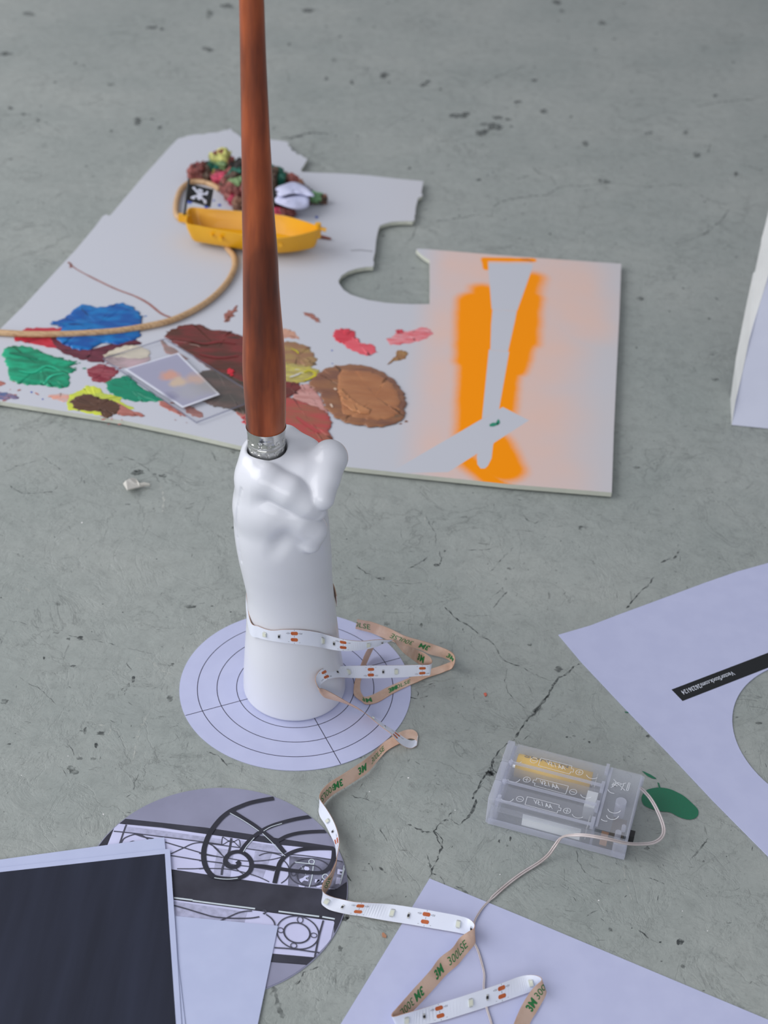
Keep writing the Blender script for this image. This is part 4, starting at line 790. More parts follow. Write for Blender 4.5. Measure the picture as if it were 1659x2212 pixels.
tw = m.build('twig', [mat('twig_brown', lin(150,84,66), .6)], smooth=True, loc=P(694,511,ZB)); tag(tw, 'short brown twig poking out under the bow of the yellow boat', 'twig')

# crumb of torn card and orange chip on the floor
m = MB(); q = [(266,1046),(272,1040),(279,1036),(285,1034),(293,1036),(297,1042),(300,1046),(312,1044),(323,1047),(324,1050),(312,1051),(300,1054),(286,1057),(275,1060)]
o = [P(x, y, .0022+.0018*math.sin(i*1.1)) for i, (x, y) in enumerate(q)]; n = len(o)
m.add(o, [tuple(range(n))]); sc = m.build('card_scrap', [mat('torn_card', lin(205,203,196), .8, bump=.5)], loc=P(290,1047,0)); s_ = sc.modifiers.new('s', 'SOLIDIFY'); s_.thickness = .0011; s_.offset = -1
tag(sc, 'small torn cream scrap of card on the floor at the left', 'scrap')
m = MB(); slab(m, poly2([(825,2015),(829,2014),(835,2021),(834,2025),(826,2023)], .0006), .0001, .0006)
tag(m.build('paint_chip', [mat('chip_tan', lin(176,128,100), .6)], loc=P(830,2020,0)), 'tiny tan chip on the floor just below the long white tape', 'chip')
m = MB(); slab(m, poly2([(1045,1497),(1050,1496),(1052,1501),(1048,1504)], .0006), .0001, .0006)
tag(m.build('paint_chip', [mat('chip_orange', lin(206,104,84), .6)], loc=P(1048,1500,0)), 'tiny orange speck on the floor above the clear battery box', 'chip')

# tall white packaging at the right edge
WF = mat('white_foam', (.55, .58, .70, 1), .7, col2=(.53, .56, .68, 1), nscale=30); WF2 = mat('foam_cut_edge', (.60, .62, .62, 1), .85, bump=.3)
Y0 = P(1580,919).y
f_ = [P(1580.5,918,.0005), PV(1589,865.5,Y0+.016), PV(1605,800,Y0+.040), PV(1618,734,Y0+.064), PV(1628.6,695,Y0+.080), PV(1643,650,Y0+.098), PV(1659,598,Y0+.118), PV(1690,520,Y0+.150), PV(1800,520,Y0+.150), PV(1860,760,Y0+.055), P(1860,946,.0005)]
m = MB(); m.add(f_, [tuple(reversed(range(11)))], 0)
bk = [(1573.5,911),(1577,870),(1582,830),(1590,772),(1602,710),(1614,650),(1627,590),(1631,586),(1637,558),(1643,530),(1645,515),(1652,490),(1664,440)]
DB = .016
YY = lambda y: Y0+float(np.interp(-y, [-918,-865.5,-800,-734,-695,-650,-598,-520,-430], [0,.016,.040,.064,.080,.098,.118,.150,.186]))
back = [PV(x, y, YY(y)+.022) for x, y in bk]
fr = f_[:8]; allv = fr+back
# side face between the front edge and the torn back edge
nf = len(fr); vs = []; fs = []
for i, p in enumerate(back):
    u = i/(len(back)-1)*(nf-1); k = min(int(u), nf-2); q = fr[k].lerp(fr[k+1], u-k); vs += [q, p]
for i in range(len(back)-1): fs.append((2*i, 2*i+2, 2*i+3, 2*i+1))
m.add(vs, fs, 1)
bx_ = Vector((.10, 0, 0)); m.add(back+[p+bx_ for p in back], [(i, i+1, len(back)+i+1, len(back)+i) for i in range(len(back)-1)], 0)
m.add([fr[-1], back[-1], back[-1]+bx_, fr[-1]+bx_], [(0, 1, 2, 3)], 1)
pk = m.build('foam_panel', [WF, WF2], loc=P(1581,919,0)); tag(pk, 'tall white foam panel with a torn edge standing at the right edge', 'panel')

# ================================================================== porcelain hand (implicit surface, meshed)
HB = Vector((-.04836, .69188845, 0))
# all in mm, origin at base centre, x right, y away from camera, z up
def smin(a,b,k):
    h=np.clip(.5+.5*(b-a)/k,0,1); return b*(1-h)+a*h-k*h*(1-h)
def smax(a,b,k): return -smin(-a,-b,k)
def cap(p,a,b,ra,rb):
    a=np.array(a,float);b=np.array(b,float);ab=b-a
    t=np.clip(((p-a)@ab)/(ab@ab),0,1)
    q=p-a-t[...,None]*ab
    return np.sqrt((q*q).sum(-1))-(ra+(rb-ra)*t)
def chain(p,pts,k=4):
    d=None
    for (a,ra),(b,rb) in zip(pts,pts[1:]):
        c=cap(p,a,b,ra,rb); d=c if d is None else smin(d,c,k)
    return d
def ell(p,c,r,rot=0.):
    q=p-np.array(c,float)
    if rot:
        cs,sn=np.cos(rot),np.sin(rot); x=q[...,0]*cs+q[...,2]*sn; z=-q[...,0]*sn+q[...,2]*cs
        q=np.stack([x,q[...,1],z],-1)
    k=np.sqrt(((q/np.array(r,float))**2).sum(-1)); return (k-1)*min(r)
#        z    cx    cy   rx    ry
PROF=[(-2,-.6,0,31.2,31.2),(3,-.7,0,31.2,31.0),(30,-2.0,0,29.0,28.4),(54,-2.9,1,26.9,25.8),(75,-4.2,1.5,25.6,24.6),(86,-5.6,1.5,26.0,25.0),
      (103,-7.4,1,27.0,26.6),(119,-8.9,0.5,27.2,27.4),(136,-10.0,1,26.4,26.5),(152,-11.5,2,23.8,24.5),(166,-14.2,4,18.8,20.5),(174,-15.6,5,15.6,16.8),(181,-16,6,8,9)]
def csp(z,A,i):
    # smooth (Catmull-Rom) interpolation of the profile columns
    zz=A[:,0];v=A[:,i];m=np.gradient(v,zz)
    j=np.clip(np.searchsorted(zz,z)-1,0,len(zz)-2); h=zz[j+1]-zz[j]; t=np.clip((z-zz[j])/h,0,1)
    return (2*t**3-3*t**2+1)*v[j]+(t**3-2*t**2+t)*h*m[j]+(-2*t**3+3*t**2)*v[j+1]+(t**3-t**2)*h*m[j+1]
def body(p):
    z=p[...,2]; A=np.array(PROF)
    f=[csp(z,A,i) for i in(1,2,3,4)]
    dx=(p[...,0]-f[0])/f[2]; dy=(p[...,1]-f[1])/f[3]
    k=np.sqrt(dx*dx+dy*dy); d=(k-1)*np.minimum(f[2],f[3])
    return smax(smax(d,z-178.5,9),-z,2.)
GROOVE=[(-29.9, -17.3, 159.7), (-31.4, -16.7, 153.5), (-32.3, -15.7, 147.4), (-33.0, -15.4, 136.0), (-32.9, -12.7, 122.5), (-31.9, -13.0, 112.9), (-31.0, -12.9, 106.2)]
def hand(p):
    d=body(p)
    # index finger coming round from behind the handle
    f1=chain(p,[((-9,19,168.5),9.5),((3,13,165),8.2),((9.5,6,164.5),7.2),((17.0,-1,172.6),9.0),((16.3,-11,167.3),6.7),((14.8,-22.0,160.3),6.5)],5)
    f0=chain(p,[((-3,8,167.5),8.6),((6,-4,166.0),8.2),((13.0,-17,161.0),6.0)],5)
    # thumb-like bar across the front
    f2=chain(p,[((-24,-7,162),9.0),((-16,-15.5,165.5),8.6),((-3,-20.5,162.5),7.6),((6.5,-22,156.0),6.6),((12.5,-21,150.5),4.8)],6)
    # second band folding under
    f3a=chain(p,[((-21,-8.5,141),13),((-12,-14.8,146),12.2),((0,-17,146),11)],8)
    f3=chain(p,[((-10,-17,147),10.5),((3,-19.3,143.5),9.5),((9.6,-20.0,137.0),7.2),((8.8,-21.3,128.5),5.6)],5)
    w=ell(p,(-1,-7,160),(16,13,12),0.3)
    d=smin(d,w,6)
    d=smin(d,ell(p,(-19,-8.5,154),(12.5,12.5,14)),5)
    d=smin(d,f0,7)
    d=smin(d,f1,4.5)
    d=smin(d,f3a,7)
    d=smin(d,f3,3.2)
    # crease that fades to the left
    kk=np.clip(1.5+(-15-p[...,0])*.8,1.5,9)
    h=np.clip(.5+.5*(f2-d)/kk,0,1); d=f2*(1-h)+d*h-kk*h*(1-h)
    d=smax(d,-ell(p,(-7.0,-35.5,132.5),(3.0,7.6,6.5),-.5),7)
    if GROOVE:
        d=smax(d,-chain(p,[(g,.45) for g in GROOVE],1),2.0)
    # hole for the handle
    ax=cap(p,(-17.2,2,160),(-19,2,230),11.0,11.0)
    ax=np.maximum(ax,157-p[...,2])
    d=smax(d,-ax,2.2)
    return d

def surface_nets(fn, lo, hi, h):
    nx, ny, nz = [int(math.ceil((b-a)/h))+1 for a, b in zip(lo, hi)]
    xs = lo[0]+np.arange(nx)*h; ys = lo[1]+np.arange(ny)*h; zs = lo[2]+np.arange(nz)*h
    V = np.empty((nx, ny, nz), np.float64)
    for k in range(0, nz, 16):
        X, Y, Z = np.meshgrid(xs, ys, zs[k:k+16], indexing='ij'); V[:, :, k:k+16] = fn(np.stack([X, Y, Z], -1))
    ins = V < 0
    c = ins[:-1, :-1, :-1].astype(int)
    for dx in (0, 1):
        for dy in (0, 1):
            for dz in (0, 1):
                if dx+dy+dz: c = c+ins[dx:nx-1+dx, dy:ny-1+dy, dz:nz-1+dz]
    act = (c > 0) & (c < 8); idx = -np.ones(act.shape, int); ii = np.argwhere(act); idx[act] = np.arange(len(ii))
    acc = np.zeros((len(ii), 3)); cnt = np.zeros(len(ii))
    corners = [(a, b, d) for a in (0, 1) for b in (0, 1) for d in (0, 1)]
    for a in range(8):
        for b in range(a+1, 8):
            A, B = corners[a], corners[b]
            if sum(abs(A[k]-B[k]) for k in range(3)) != 1: continue
            va = V[ii[:, 0]+A[0], ii[:, 1]+A[1], ii[:, 2]+A[2]]; vb = V[ii[:, 0]+B[0], ii[:, 1]+B[1], ii[:, 2]+B[2]]
            m_ = (va < 0) != (vb < 0); t = np.where(m_, va/np.where(m_, va-vb, 1), 0)
            acc += m_[:, None]*(np.array(A)+(np.array(B)-np.array(A))*t[:, None]); cnt += m_
    pts = np.array(lo)+(ii+acc/cnt[:, None])*h
    for _ in range(2):
        d = fn(pts); e = .05; g = np.stack([(fn(pts+np.eye(3)[k]*e)-fn(pts-np.eye(3)[k]*e))/(2*e) for k in range(3)], -1)
        pts = pts-np.clip(d/np.maximum((g*g).sum(-1), .2), -h*.5, h*.5)[:, None]*g
    faces = []
    for ax_ in range(3):
        o1, o2 = [(1, 2), (2, 0), (0, 1)][ax_]
        sl0 = [slice(1, -1)]*3; sl1 = [slice(1, -1)]*3; sl0[ax_] = slice(0, -1); sl1[ax_] = slice(1, None)
        a, b = ins[tuple(sl0)], ins[tuple(sl1)]
        for flip, msk in ((False, a & ~b), (True, ~a & b)):
            q = np.argwhere(msk); off = np.ones(3, int); off[ax_] = 0; q = q+off
            d1 = np.zeros(3, int); d1[o1] = 1; d2_ = np.zeros(3, int); d2_[o2] = 1
            f = np.stack([idx[tuple((q-d1-d2_).T)], idx[tuple((q-d2_).T)], idx[tuple(q.T)], idx[tuple((q-d1).T)]], 1)
            if flip: f = f[:, ::-1]
            faces.append(f)
    return pts, np.concatenate(faces)
CER = bpy.data.materials.new('white_porcelain'); CER.use_nodes = True; b = CER.node_tree.nodes['Principled BSDF']
b.inputs['Base Color'].default_value = (0.665, 0.685, 0.745, 1); b.inputs['Roughness'].default_value = .36; b.inputs['Specular IOR Level'].default_value = .5
b.inputs['Coat Weight'].default_value = .3; b.inputs['Coat Roughness'].default_value = .07
pts, fcs = surface_nets(hand, (-42, -36, -3.2), (32, 36, 188), .8)
me = bpy.data.meshes.new('porcelain_hand'); me.from_pydata([tuple(p/1000) for p in pts], [], [tuple(int(i) for i in f) for f in fcs])
me.polygons.foreach_set('use_smooth', [True]*len(fcs)); me.materials.append(CER); me.update()
hnd = bpy.data.objects.new('porcelain_hand', me); COL.objects.link(hnd); hnd.location = HB+Vector((0, 0, .0007))
tag(hnd, 'glossy white porcelain fist and forearm standing upright on the round target paper', 'sculpture')

# ================================================================== brush held in the fist
YR = HB.y+.002
WOOD = bpy.data.materials.new('varnished_wood'); WOOD.use_nodes = True; t = WOOD.node_tree; b = t.nodes['Principled BSDF']
b.inputs['Roughness'].default_value = .34; b.inputs['Coat Weight'].default_value = .12; b.inputs['Coat Roughness'].default_value = .2
tcn = t.nodes.new('ShaderNodeTexCoord')
def wn(scale, sc, det, stops):
    mp = t.nodes.new('ShaderNodeMapping'); mp.inputs['Scale'].default_value = scale; t.links.new(tcn.outputs['Object'], mp.inputs[0])
    n_ = t.nodes.new('ShaderNodeTexNoise'); n_.inputs['Scale'].default_value = sc; n_.inputs['Detail'].default_value = det; t.links.new(mp.outputs[0], n_.inputs['Vector'])
    r_ = t.nodes.new('ShaderNodeValToRGB'); e = r_.color_ramp.elements; e[0].position, e[0].color = stops[0]; e[1].position, e[1].color = stops[-1]
    for p_, c_ in stops[1:-1]: q_ = e.new(p_); q_.color = c_
    t.links.new(n_.outputs[0], r_.inputs[0]); return r_.outputs[0]
c1 = wn((1, 1, .12), 110, 5, [(.30, (.11, .022, .009, 1)), (.5, (.27, .058, .016, 1)), (.62, (.37, .088, .022, 1)), (.75, (.24, .045, .018, 1))])
c2 = wn((1, 1, .35), 35, 4, [(.38, (.48, .42, .42, 1)), (.58, (1.1, 1.05, 1.05, 1))])
x_ = t.nodes.new('ShaderNodeMix'); x_.data_type = 'RGBA'; x_.blend_type = 'MULTIPLY'; x_.inputs[0].default_value = 1; t.links.new(c1, x_.inputs[6]); t.links.new(c2, x_.inputs[7]); t.links.new(x_.outputs[2], b.inputs['Base Color'])
prof = [(-60,514.5,566),(0,516,571),(75,517.5,573.5),(150,518.5,576.5),(220,519.5,580),(300,520.5,584),(350,521.5,587),(450,522.2,592.5),(550,523.7,600.5),(620,524.0,603.8),(700,524.3,610.5),(760,523.3,616),(800,523.5,617.8),(850,526.5,618.7),(880,529,618.3),(905,530.8,617.8),(924,532.4,617.2)]
brush = empty('paint_brush', PV(576,990,YR), 'large brown wooden handle with a silver collar, standing up out of the porcelain fist', 'brush')
rows = []
for y, xl, xr in prof:
    a, c_ = PV(xl, y, YR), PV(xr, y, YR); mid = (a+c_)/2; rows.append((mid, (a-c_).length/2*.985))
rows[-1] = (rows[-1][0], rows[-1][1])
def lathe(mb, rows, seg=64, mi=0, capb=True):
    n_ = len(rows); vs = []; fs = []
    d = (rows[0][0]-rows[-1][0]).normalized(); u = Vector((0, 1, 0)); u = (u-d*u.dot(d)).normalized(); w = d.cross(u)
    for c0, r in rows:
        for k in range(seg):
            an = 2*math.pi*k/seg; rr_ = r(an) if callable(r) else r; vs.append(c0+(u*math.cos(an)+w*math.sin(an))*rr_)
    for j in range(n_-1):
        for k in range(seg): fs.append((j*seg+k, j*seg+(k+1) % seg, (j+1)*seg+(k+1) % seg, (j+1)*seg+k))
    if capb: fs.append(tuple(range(seg))[::-1]); fs.append(tuple((n_-1)*seg+k for k in range(seg)))
    mb.add(vs, fs, mi)
def axz(z):           # handle axis at height z
    a, b_ = rows[0][0], rows[-1][0]; return a+(b_-a)*((z-a.z)/(b_.z-a.z))
cm = [Vector((r[0].x, r[0].z, r[1])) for r in rows]; sm = cr(cm, 4)
rows2 = [(Vector((v.x, YR, v.y)), v.z) for v in sm]
zb = rows2[-1][0].z
m = MB(); lathe(m, rows2+[(axz(zb-.0004), rows2[-1][1]*.90), (axz(zb-.012), rows2[-1][1]*.88)]); m.build('handle', [WOOD], brush, smooth=True)
STEEL = bpy.data.materials.new('nickel_collar'); STEEL.use_nodes = True; b = STEEL.node_tree.nodes['Principled BSDF']; b.inputs['Metallic'].default_value = 1; b.inputs['Base Color'].default_value = (.60, .60, .58, 1); b.inputs['Roughness'].default_value = .16
R0 = rows2[-1][1]
ztop = zb+.0012
def crimp(amp, ph, n_=13):
    return lambda an: R0*.975*(1-amp*max(0, math.cos(an*n_+ph))**.6)
fr_ = [(axz(ztop), R0*1.045), (axz(ztop-.0006), R0*1.03), (axz(ztop-.002), R0*1.0), (axz(ztop-.0045), R0*.985), (axz(ztop-.0052), R0*.975), (axz(ztop-.0056), crimp(.035, 0)), (axz(ztop-.0074), crimp(.035, 0)), (axz(ztop-.0078), R0*.985), (axz(ztop-.0095), R0*.985),
       (axz(ztop-.0100), R0*.955), (axz(ztop-.0106), R0*.985), (axz(ztop-.0113), R0*.985), (axz(ztop-.0117), crimp(.04, 1.2)), (axz(ztop-.0128), crimp(.04, 1.2)), (axz(ztop-.0132), R0*.97), (axz(ztop-.0150), R0*.95), (axz(ztop-.022), R0*.93)]
m = MB(); lathe(m, fr_, 156, capb=False)
inner = [(axz(ztop), R0*1.045), (axz(ztop-.0002), R0*1.005), (axz(ztop-.004), R0*.99)]
lathe(m, inner, 96, capb=False)
co = m.build('collar', [STEEL], brush, smooth=True); co['label'] = 'silver crimped metal collar'; e = co.modifiers.new('e', 'EDGE_SPLIT'); e.split_angle = math.radians(38)

# ================================================================== LED tape
TAPE = mat('tape_white', (.74, .78, .88, 1), .35, spec=.5, col2=(.71, .75, .86, 1), nscale=50)
BACKP = mat('tape_backing', lin(214,186,168), .6, spec=.3, col2=lin(202,170,150), nscale=120)
COPPER = mat('copper_pad', lin(188,98,48), .35, spec=.6, col2=lin(176,84,38), nscale=200)
TINK = mat('tape_ink', (.10, .10, .13, 1), .6); GINK = mat('backing_ink', lin(38,124,66), .6); AMB = mat('tape_edge', lin(150,96,40), .5)
CHIPW = mat('led_body', (.62, .66, .62, 1), .3); CHIPY = mat('led_window', (.70, .72, .60, 1), .25); RESD = mat('resistor_black', (.02, .02, .02, 1), .4); SOLD = mat('solder', (.62, .62, .60, 1), .3, metal=.6)
# wrap round the forearm: points on the porcelain, then traced edges
def on_hand(px, py, lift=.9):
    o_ = np.array(CAMP-hnd.location)*1000; D = np.array(ray(px, py)); D /= np.linalg.norm(D); tt = 600.0
    for _ in range(80):
        d = float(hand((o_+D*tt)[None, :])[0]); tt += max(-5, min(20, d-lift))*.7
        if tt > 1300: return None
    return Vector((o_+D*tt)/1000)+hnd.location
def lift(st):               # where a traced edge passes in front of the forearm it lies just off the porcelain
    out = []
    for s_ in st:
        if s_[2] != 'X' and s_[0][0] < 762 and 1430 < s_[0][1] < 1530:
            q = s_[0] if s_[2] == 'A' else s_[1]; h_ = on_hand(q[0], q[1], 2.2)
            if h_ is not None and h_.z > s_[3]: s_ = s_[:3]+(h_.z,)+s_[4:]
        out.append(s_)
    return out
def around(deg, z, r=.0268):
    a = math.radians(deg); c = Vector((HB.x-.0035, HB.y+.0013, 0)); return c+Vector((math.cos(a)*r, math.sin(a)*r, z))
WID = .008
def solve(pix, Q, prev, mode):
    d = ray(*pix); o = CAMP-Q; a = d.dot(d); b_ = 2*d.dot(o); c = o.dot(o)-WID*WID; D = b_*b_-4*a*c
    if D <= 0: return CAMP+d*(-b_/(2*a))
    r1 = CAMP+d*((-b_-math.sqrt(D))/(2*a)); r2 = CAMP+d*((-b_+math.sqrt(D))/(2*a))
    if mode == 'n': return r1
    if mode == 'f': return r2
    if prev is None: return r1
    return r1 if (r1-prev).length < (r2-prev).length else r2
def edges(st):
    A = []; B = []
    for s in st:
        a, b_, ref, z = s[:4]; mode = s[4] if len(s) > 4 else None
        if ref == 'X': A.append(Vector(a)); B.append(Vector(b_)); continue
        if ref == 'B':
            Q = P(*b_, z); pv = Q+(A[-1]-B[-1]) if A else None; q = solve(a, Q, pv, mode); A.append(q); B.append(Q)
        else:
            Q = P(*a, z); pv = Q+(B[-1]-A[-1]) if A else None; q = solve(b_, Q, pv, mode); A.append(Q); B.append(q)
    for L in (A, B):
        for q in L: q.z = max(q.z, .0006)
    for i in range(len(A)):      # keep the width at most a little over 8 mm
        d = A[i]-B[i]
        if d.length > .0088 and st[i][2] != 'X':
            if st[i][2] == 'B': A[i] = B[i]+d*(.0088/d.length)
            else: B[i] = A[i]-d*(.0088/d.length)
    return A, B
class Tape:
    def __init__(s, st, name, label):
        A, B = edges(lift(st)); s.A = cr(A, 8); s.B = cr(B, 8); s.n = len(s.A)
        mid = [(a+b_)/2 for a, b_ in zip(s.A, s.B)]; s.T = []; s.N = []; s.W = []; s.M = mid
        for i in range(s.n):
            t_ = (mid[min(i+1, s.n-1)]-mid[max(i-1, 0)]); t_ = t_.normalized() if t_.length > 1e-9 else s.T[-1]
            w = (s.A[i]-s.B[i]).normalized(); nn = t_.cross(w); nn = nn.normalized() if nn.length > 1e-6 else s.N[-1]
            s.T.append(t_); s.W.append(w); s.N.append(nn)
        s.acc = [0.0]
        for a, b_ in zip(mid, mid[1:]): s.acc.append(s.acc[-1]+(b_-a).length)
        th = .00022
        s.root = empty(name, mid[0].copy(), label, 'LED tape')
        def layer(off0, off1, grow=0):
            vs = []; fs = []; n_ = s.n
            for i in range(n_):
                for e_, sg in ((s.A[i], 1), (s.B[i], -1)):
                    for o_ in (off0, off1): vs.append(e_+s.W[i]*sg*grow+s.N[i]*o_)
            for i in range(n_-1):
                a = 4*i; c = a+4     # order: A0 A1 B0 B1
                fs += [(a+1, c+1, c+3, a+3), (a, a+2, c+2, c), (a, c, c+1, a+1), (a+2, a+3, c+3, c+2)]
            fs += [(0, 1, 3, 2), (4*(n_-1), 4*(n_-1)+2, 4*(n_-1)+3, 4*(n_-1)+1)]
            return vs, [tuple(reversed(f)) for f in fs]
        s.tape = MB(); v, f = layer(.00002, th); s.tape.add(v, f, 0); s.tape.m = [2 if (k % 4 >= 2 and k < 4*(s.n-1)) else 0 for k in range(len(f))]
        s.back = MB(); v, f = layer(-.00012, .00002); s.back.add(v, f, 0)
        s.th = th; s.parts = []
    def at(s, u, v, off):       # u along (float index), v 0 at B .. 1 at A
        u = max(0, min(s.n-1.001, u)); i = int(u); k = u-i
        return (s.B[i].lerp(s.B[i+1], k)).lerp(s.A[i].lerp(s.A[i+1], k), v)+s.N[i].lerp(s.N[i+1], k)*off
    def find(s, px, py, lo=0, hi=None):
        best = None; hi = hi or s.n-1
        for i in range(int(lo*8), int(min(s.n-1, hi*8))):
            q = proj(s.M[i]); d = (q[0]-px)**2+(q[1]-py)**2
            if best is None or d < best[0]: best = (d, i)
        i = best[1]; c = None
        for k in range(-8, 9):
            u = i+k/6
            if 0 <= u < s.n-1:
                q = proj(s.at(u, .5, 0)); d = (q[0]-px)**2+(q[1]-py)**2
                if c is None or d < c[0]: c = (d, u)
        return c[1]
    def uoff(s, u, mm):         # index after travelling mm (metres) along the tape
        i = int(u); L = s.acc[i]+(s.acc[min(i+1, s.n-1)]-s.acc[i])*(u-i)+mm
        j = int(np.searchsorted(s.acc, L))-1; j = max(0, min(s.n-2, j)); return j+(L-s.acc[j])/max(1e-9, s.acc[j+1]-s.acc[j])
    def patch(s, mb, u, v, l, w, h, mi=0, rnd=False, side=1, base=None):   # small raised slab that follows the tape (l along, w across in metres)
        base = (s.th if side > 0 else -.00012) if base is None else base; nn = 10; vs = []; us = []
        if rnd:
            loop = []
            for k in range(16):
                an = 2*math.pi*k/16; cx = math.cos(an); cy = math.sin(an)
                x = (l/2-w/2)*(1 if cx > 0 else -1)+w/2*cx; loop.append((x, w/2*cy))
        else: loop = [(-l/2, -w/2), (0, -w/2), (l/2, -w/2), (l/2, w/2), (0, w/2), (-l/2, w/2)]
        n_ = len(loop)
        for hh in (base, base+side*h):
            for x, y in loop: vs.append(s.at(s.uoff(u, x), v+y/WID, hh))
        vs.append(s.at(u, v, base+side*h))
        fs = [(n_+i, n_+(i+1) % n_, 2*n_) for i in range(n_)]+[tuple(reversed(range(n_)))]+[(i, (i+1) % n_, n_+(i+1) % n_, n_+i) for i in range(n_)]
        mb.add(vs, fs if side < 0 else [tuple(reversed(f)) for f in fs], mi)
    def text(s, mb, txt, u, v, hgt, mi, side=1, rot=0, bold=0.0, sx=1.0, squash=None):
        vs, fs, asp = text2d(txt, bold); L = hgt*asp*sx
        out = []
        for x, y in vs:
            X = (x-.5)*L; Y = (y-.5)*hgt
            if side < 0: X = -X
            if rot: X, Y = -X, -Y
            out.append(s.at(s.uoff(u, X), v+Y/WID, (s.th+.00006) if side > 0 else (-.00012-.00010)))
        # faces: text runs along +T with A side up when side>0
        mb.add(out, fs if side > 0 else fs, mi)
    def led(s, px, py, lo=0, hi=None, closed=True):
        u = s.find(px, py, lo, hi); mb = MB(); s.patch(mb, u, .5, .0024, .0031, .0009, 0); s.patch(mb, u, .5, .0017, .0022, .00095, 1)
        s.patch(mb, u, .5+.0017/WID, .0016, .0005, .0003, 2); s.patch(mb, u, .5-.0017/WID, .0016, .0005, .0003, 2); mb.build('led_chip', [CHIPW, CHIPY, SOLD], s.root)
    def res(s, px, py, lo=0, hi=None):
        u = s.find(px, py, lo, hi); mb = MB(); s.patch(mb, u, .5, .0011, .0013, .0006, 0); s.patch(mb, u, .5+.00095/WID, .0011, .0007, .00055, 1); s.patch(mb, u, .5-.00095/WID, .0011, .0007, .00055, 1); mb.build('resistor', [RESD, SOLD], s.root)
    def pads(s, px, py, lo=0, hi=None, rot=0, text=True):
        u = s.find(px, py, lo, hi)
        for v in (.74, .30):
            mb = MB(); s.patch(mb, u, v, .0042, .0019, .00012, 0, rnd=True); mb.build('copper_pad', [COPPER], s.root)
        s.patch(s.tape, u, .52, .00018, .0010, .00004, 1); s.patch(s.tape, u, .95, .00018, .0006, .00004, 1); s.patch(s.tape, u, .06, .00018, .0006, .00004, 1)
        if text:
            for sg in (-1, 1):
                v = .74 if not rot else .30
                # "+5V" beside the positive pad, "-" beside the other
                s.text(s.tape, '+5V', s.uoff(u, sg*.0036), v if not rot else .80, .00095, 1, rot=rot)
                s.patch(s.tape, s.uoff(u, sg*.0032), .13 if not rot else .15, .0006, .00016, .00003, 1)
    def btext(s, items, lo=0, hi=None):
        for txt, px, py, big, rot in items:
            u = s.find(px, py, lo, hi)
            s.text(s.back, txt, u, .5, .0038 if not big else .0044, 1, side=-1, rot=rot, bold=.035 if big else 0.0, sx=1.0 if not big else .95)
    def done(s):
        o1 = s.tape.build('circuit_tape', [TAPE, TINK, AMB], s.root); o2 = s.back.build('adhesive_backing', [BACKP, GINK], s.root); o2['label'] = 'tan backing paper with green lettering'
st = []
for dg, z in [(8,.0665),(30,.069),(60,.071),(90,.072),(120,.0715),(150,.070),(172,.0675)]:
    st.append((around(dg, z+.004+.0015*0), around(dg, z-.0038, .0272), 'X', 0))
for a, b_ in [((541,1341),(540,1366)),((559,1353),(560,1378)),((585.5,1361.5),(586,1384)),((612,1360),(612,1388)),((641.6,1360),(641.6,1391.4)),((665,1362),(665,1394)),((688,1366),(688,1397.5)),((706,1371),(706,1401))]:
    st.append((on_hand(*a), on_hand(*b_), 'X', 0))
wrapN = len(st)
zlast = st[-1][1].z
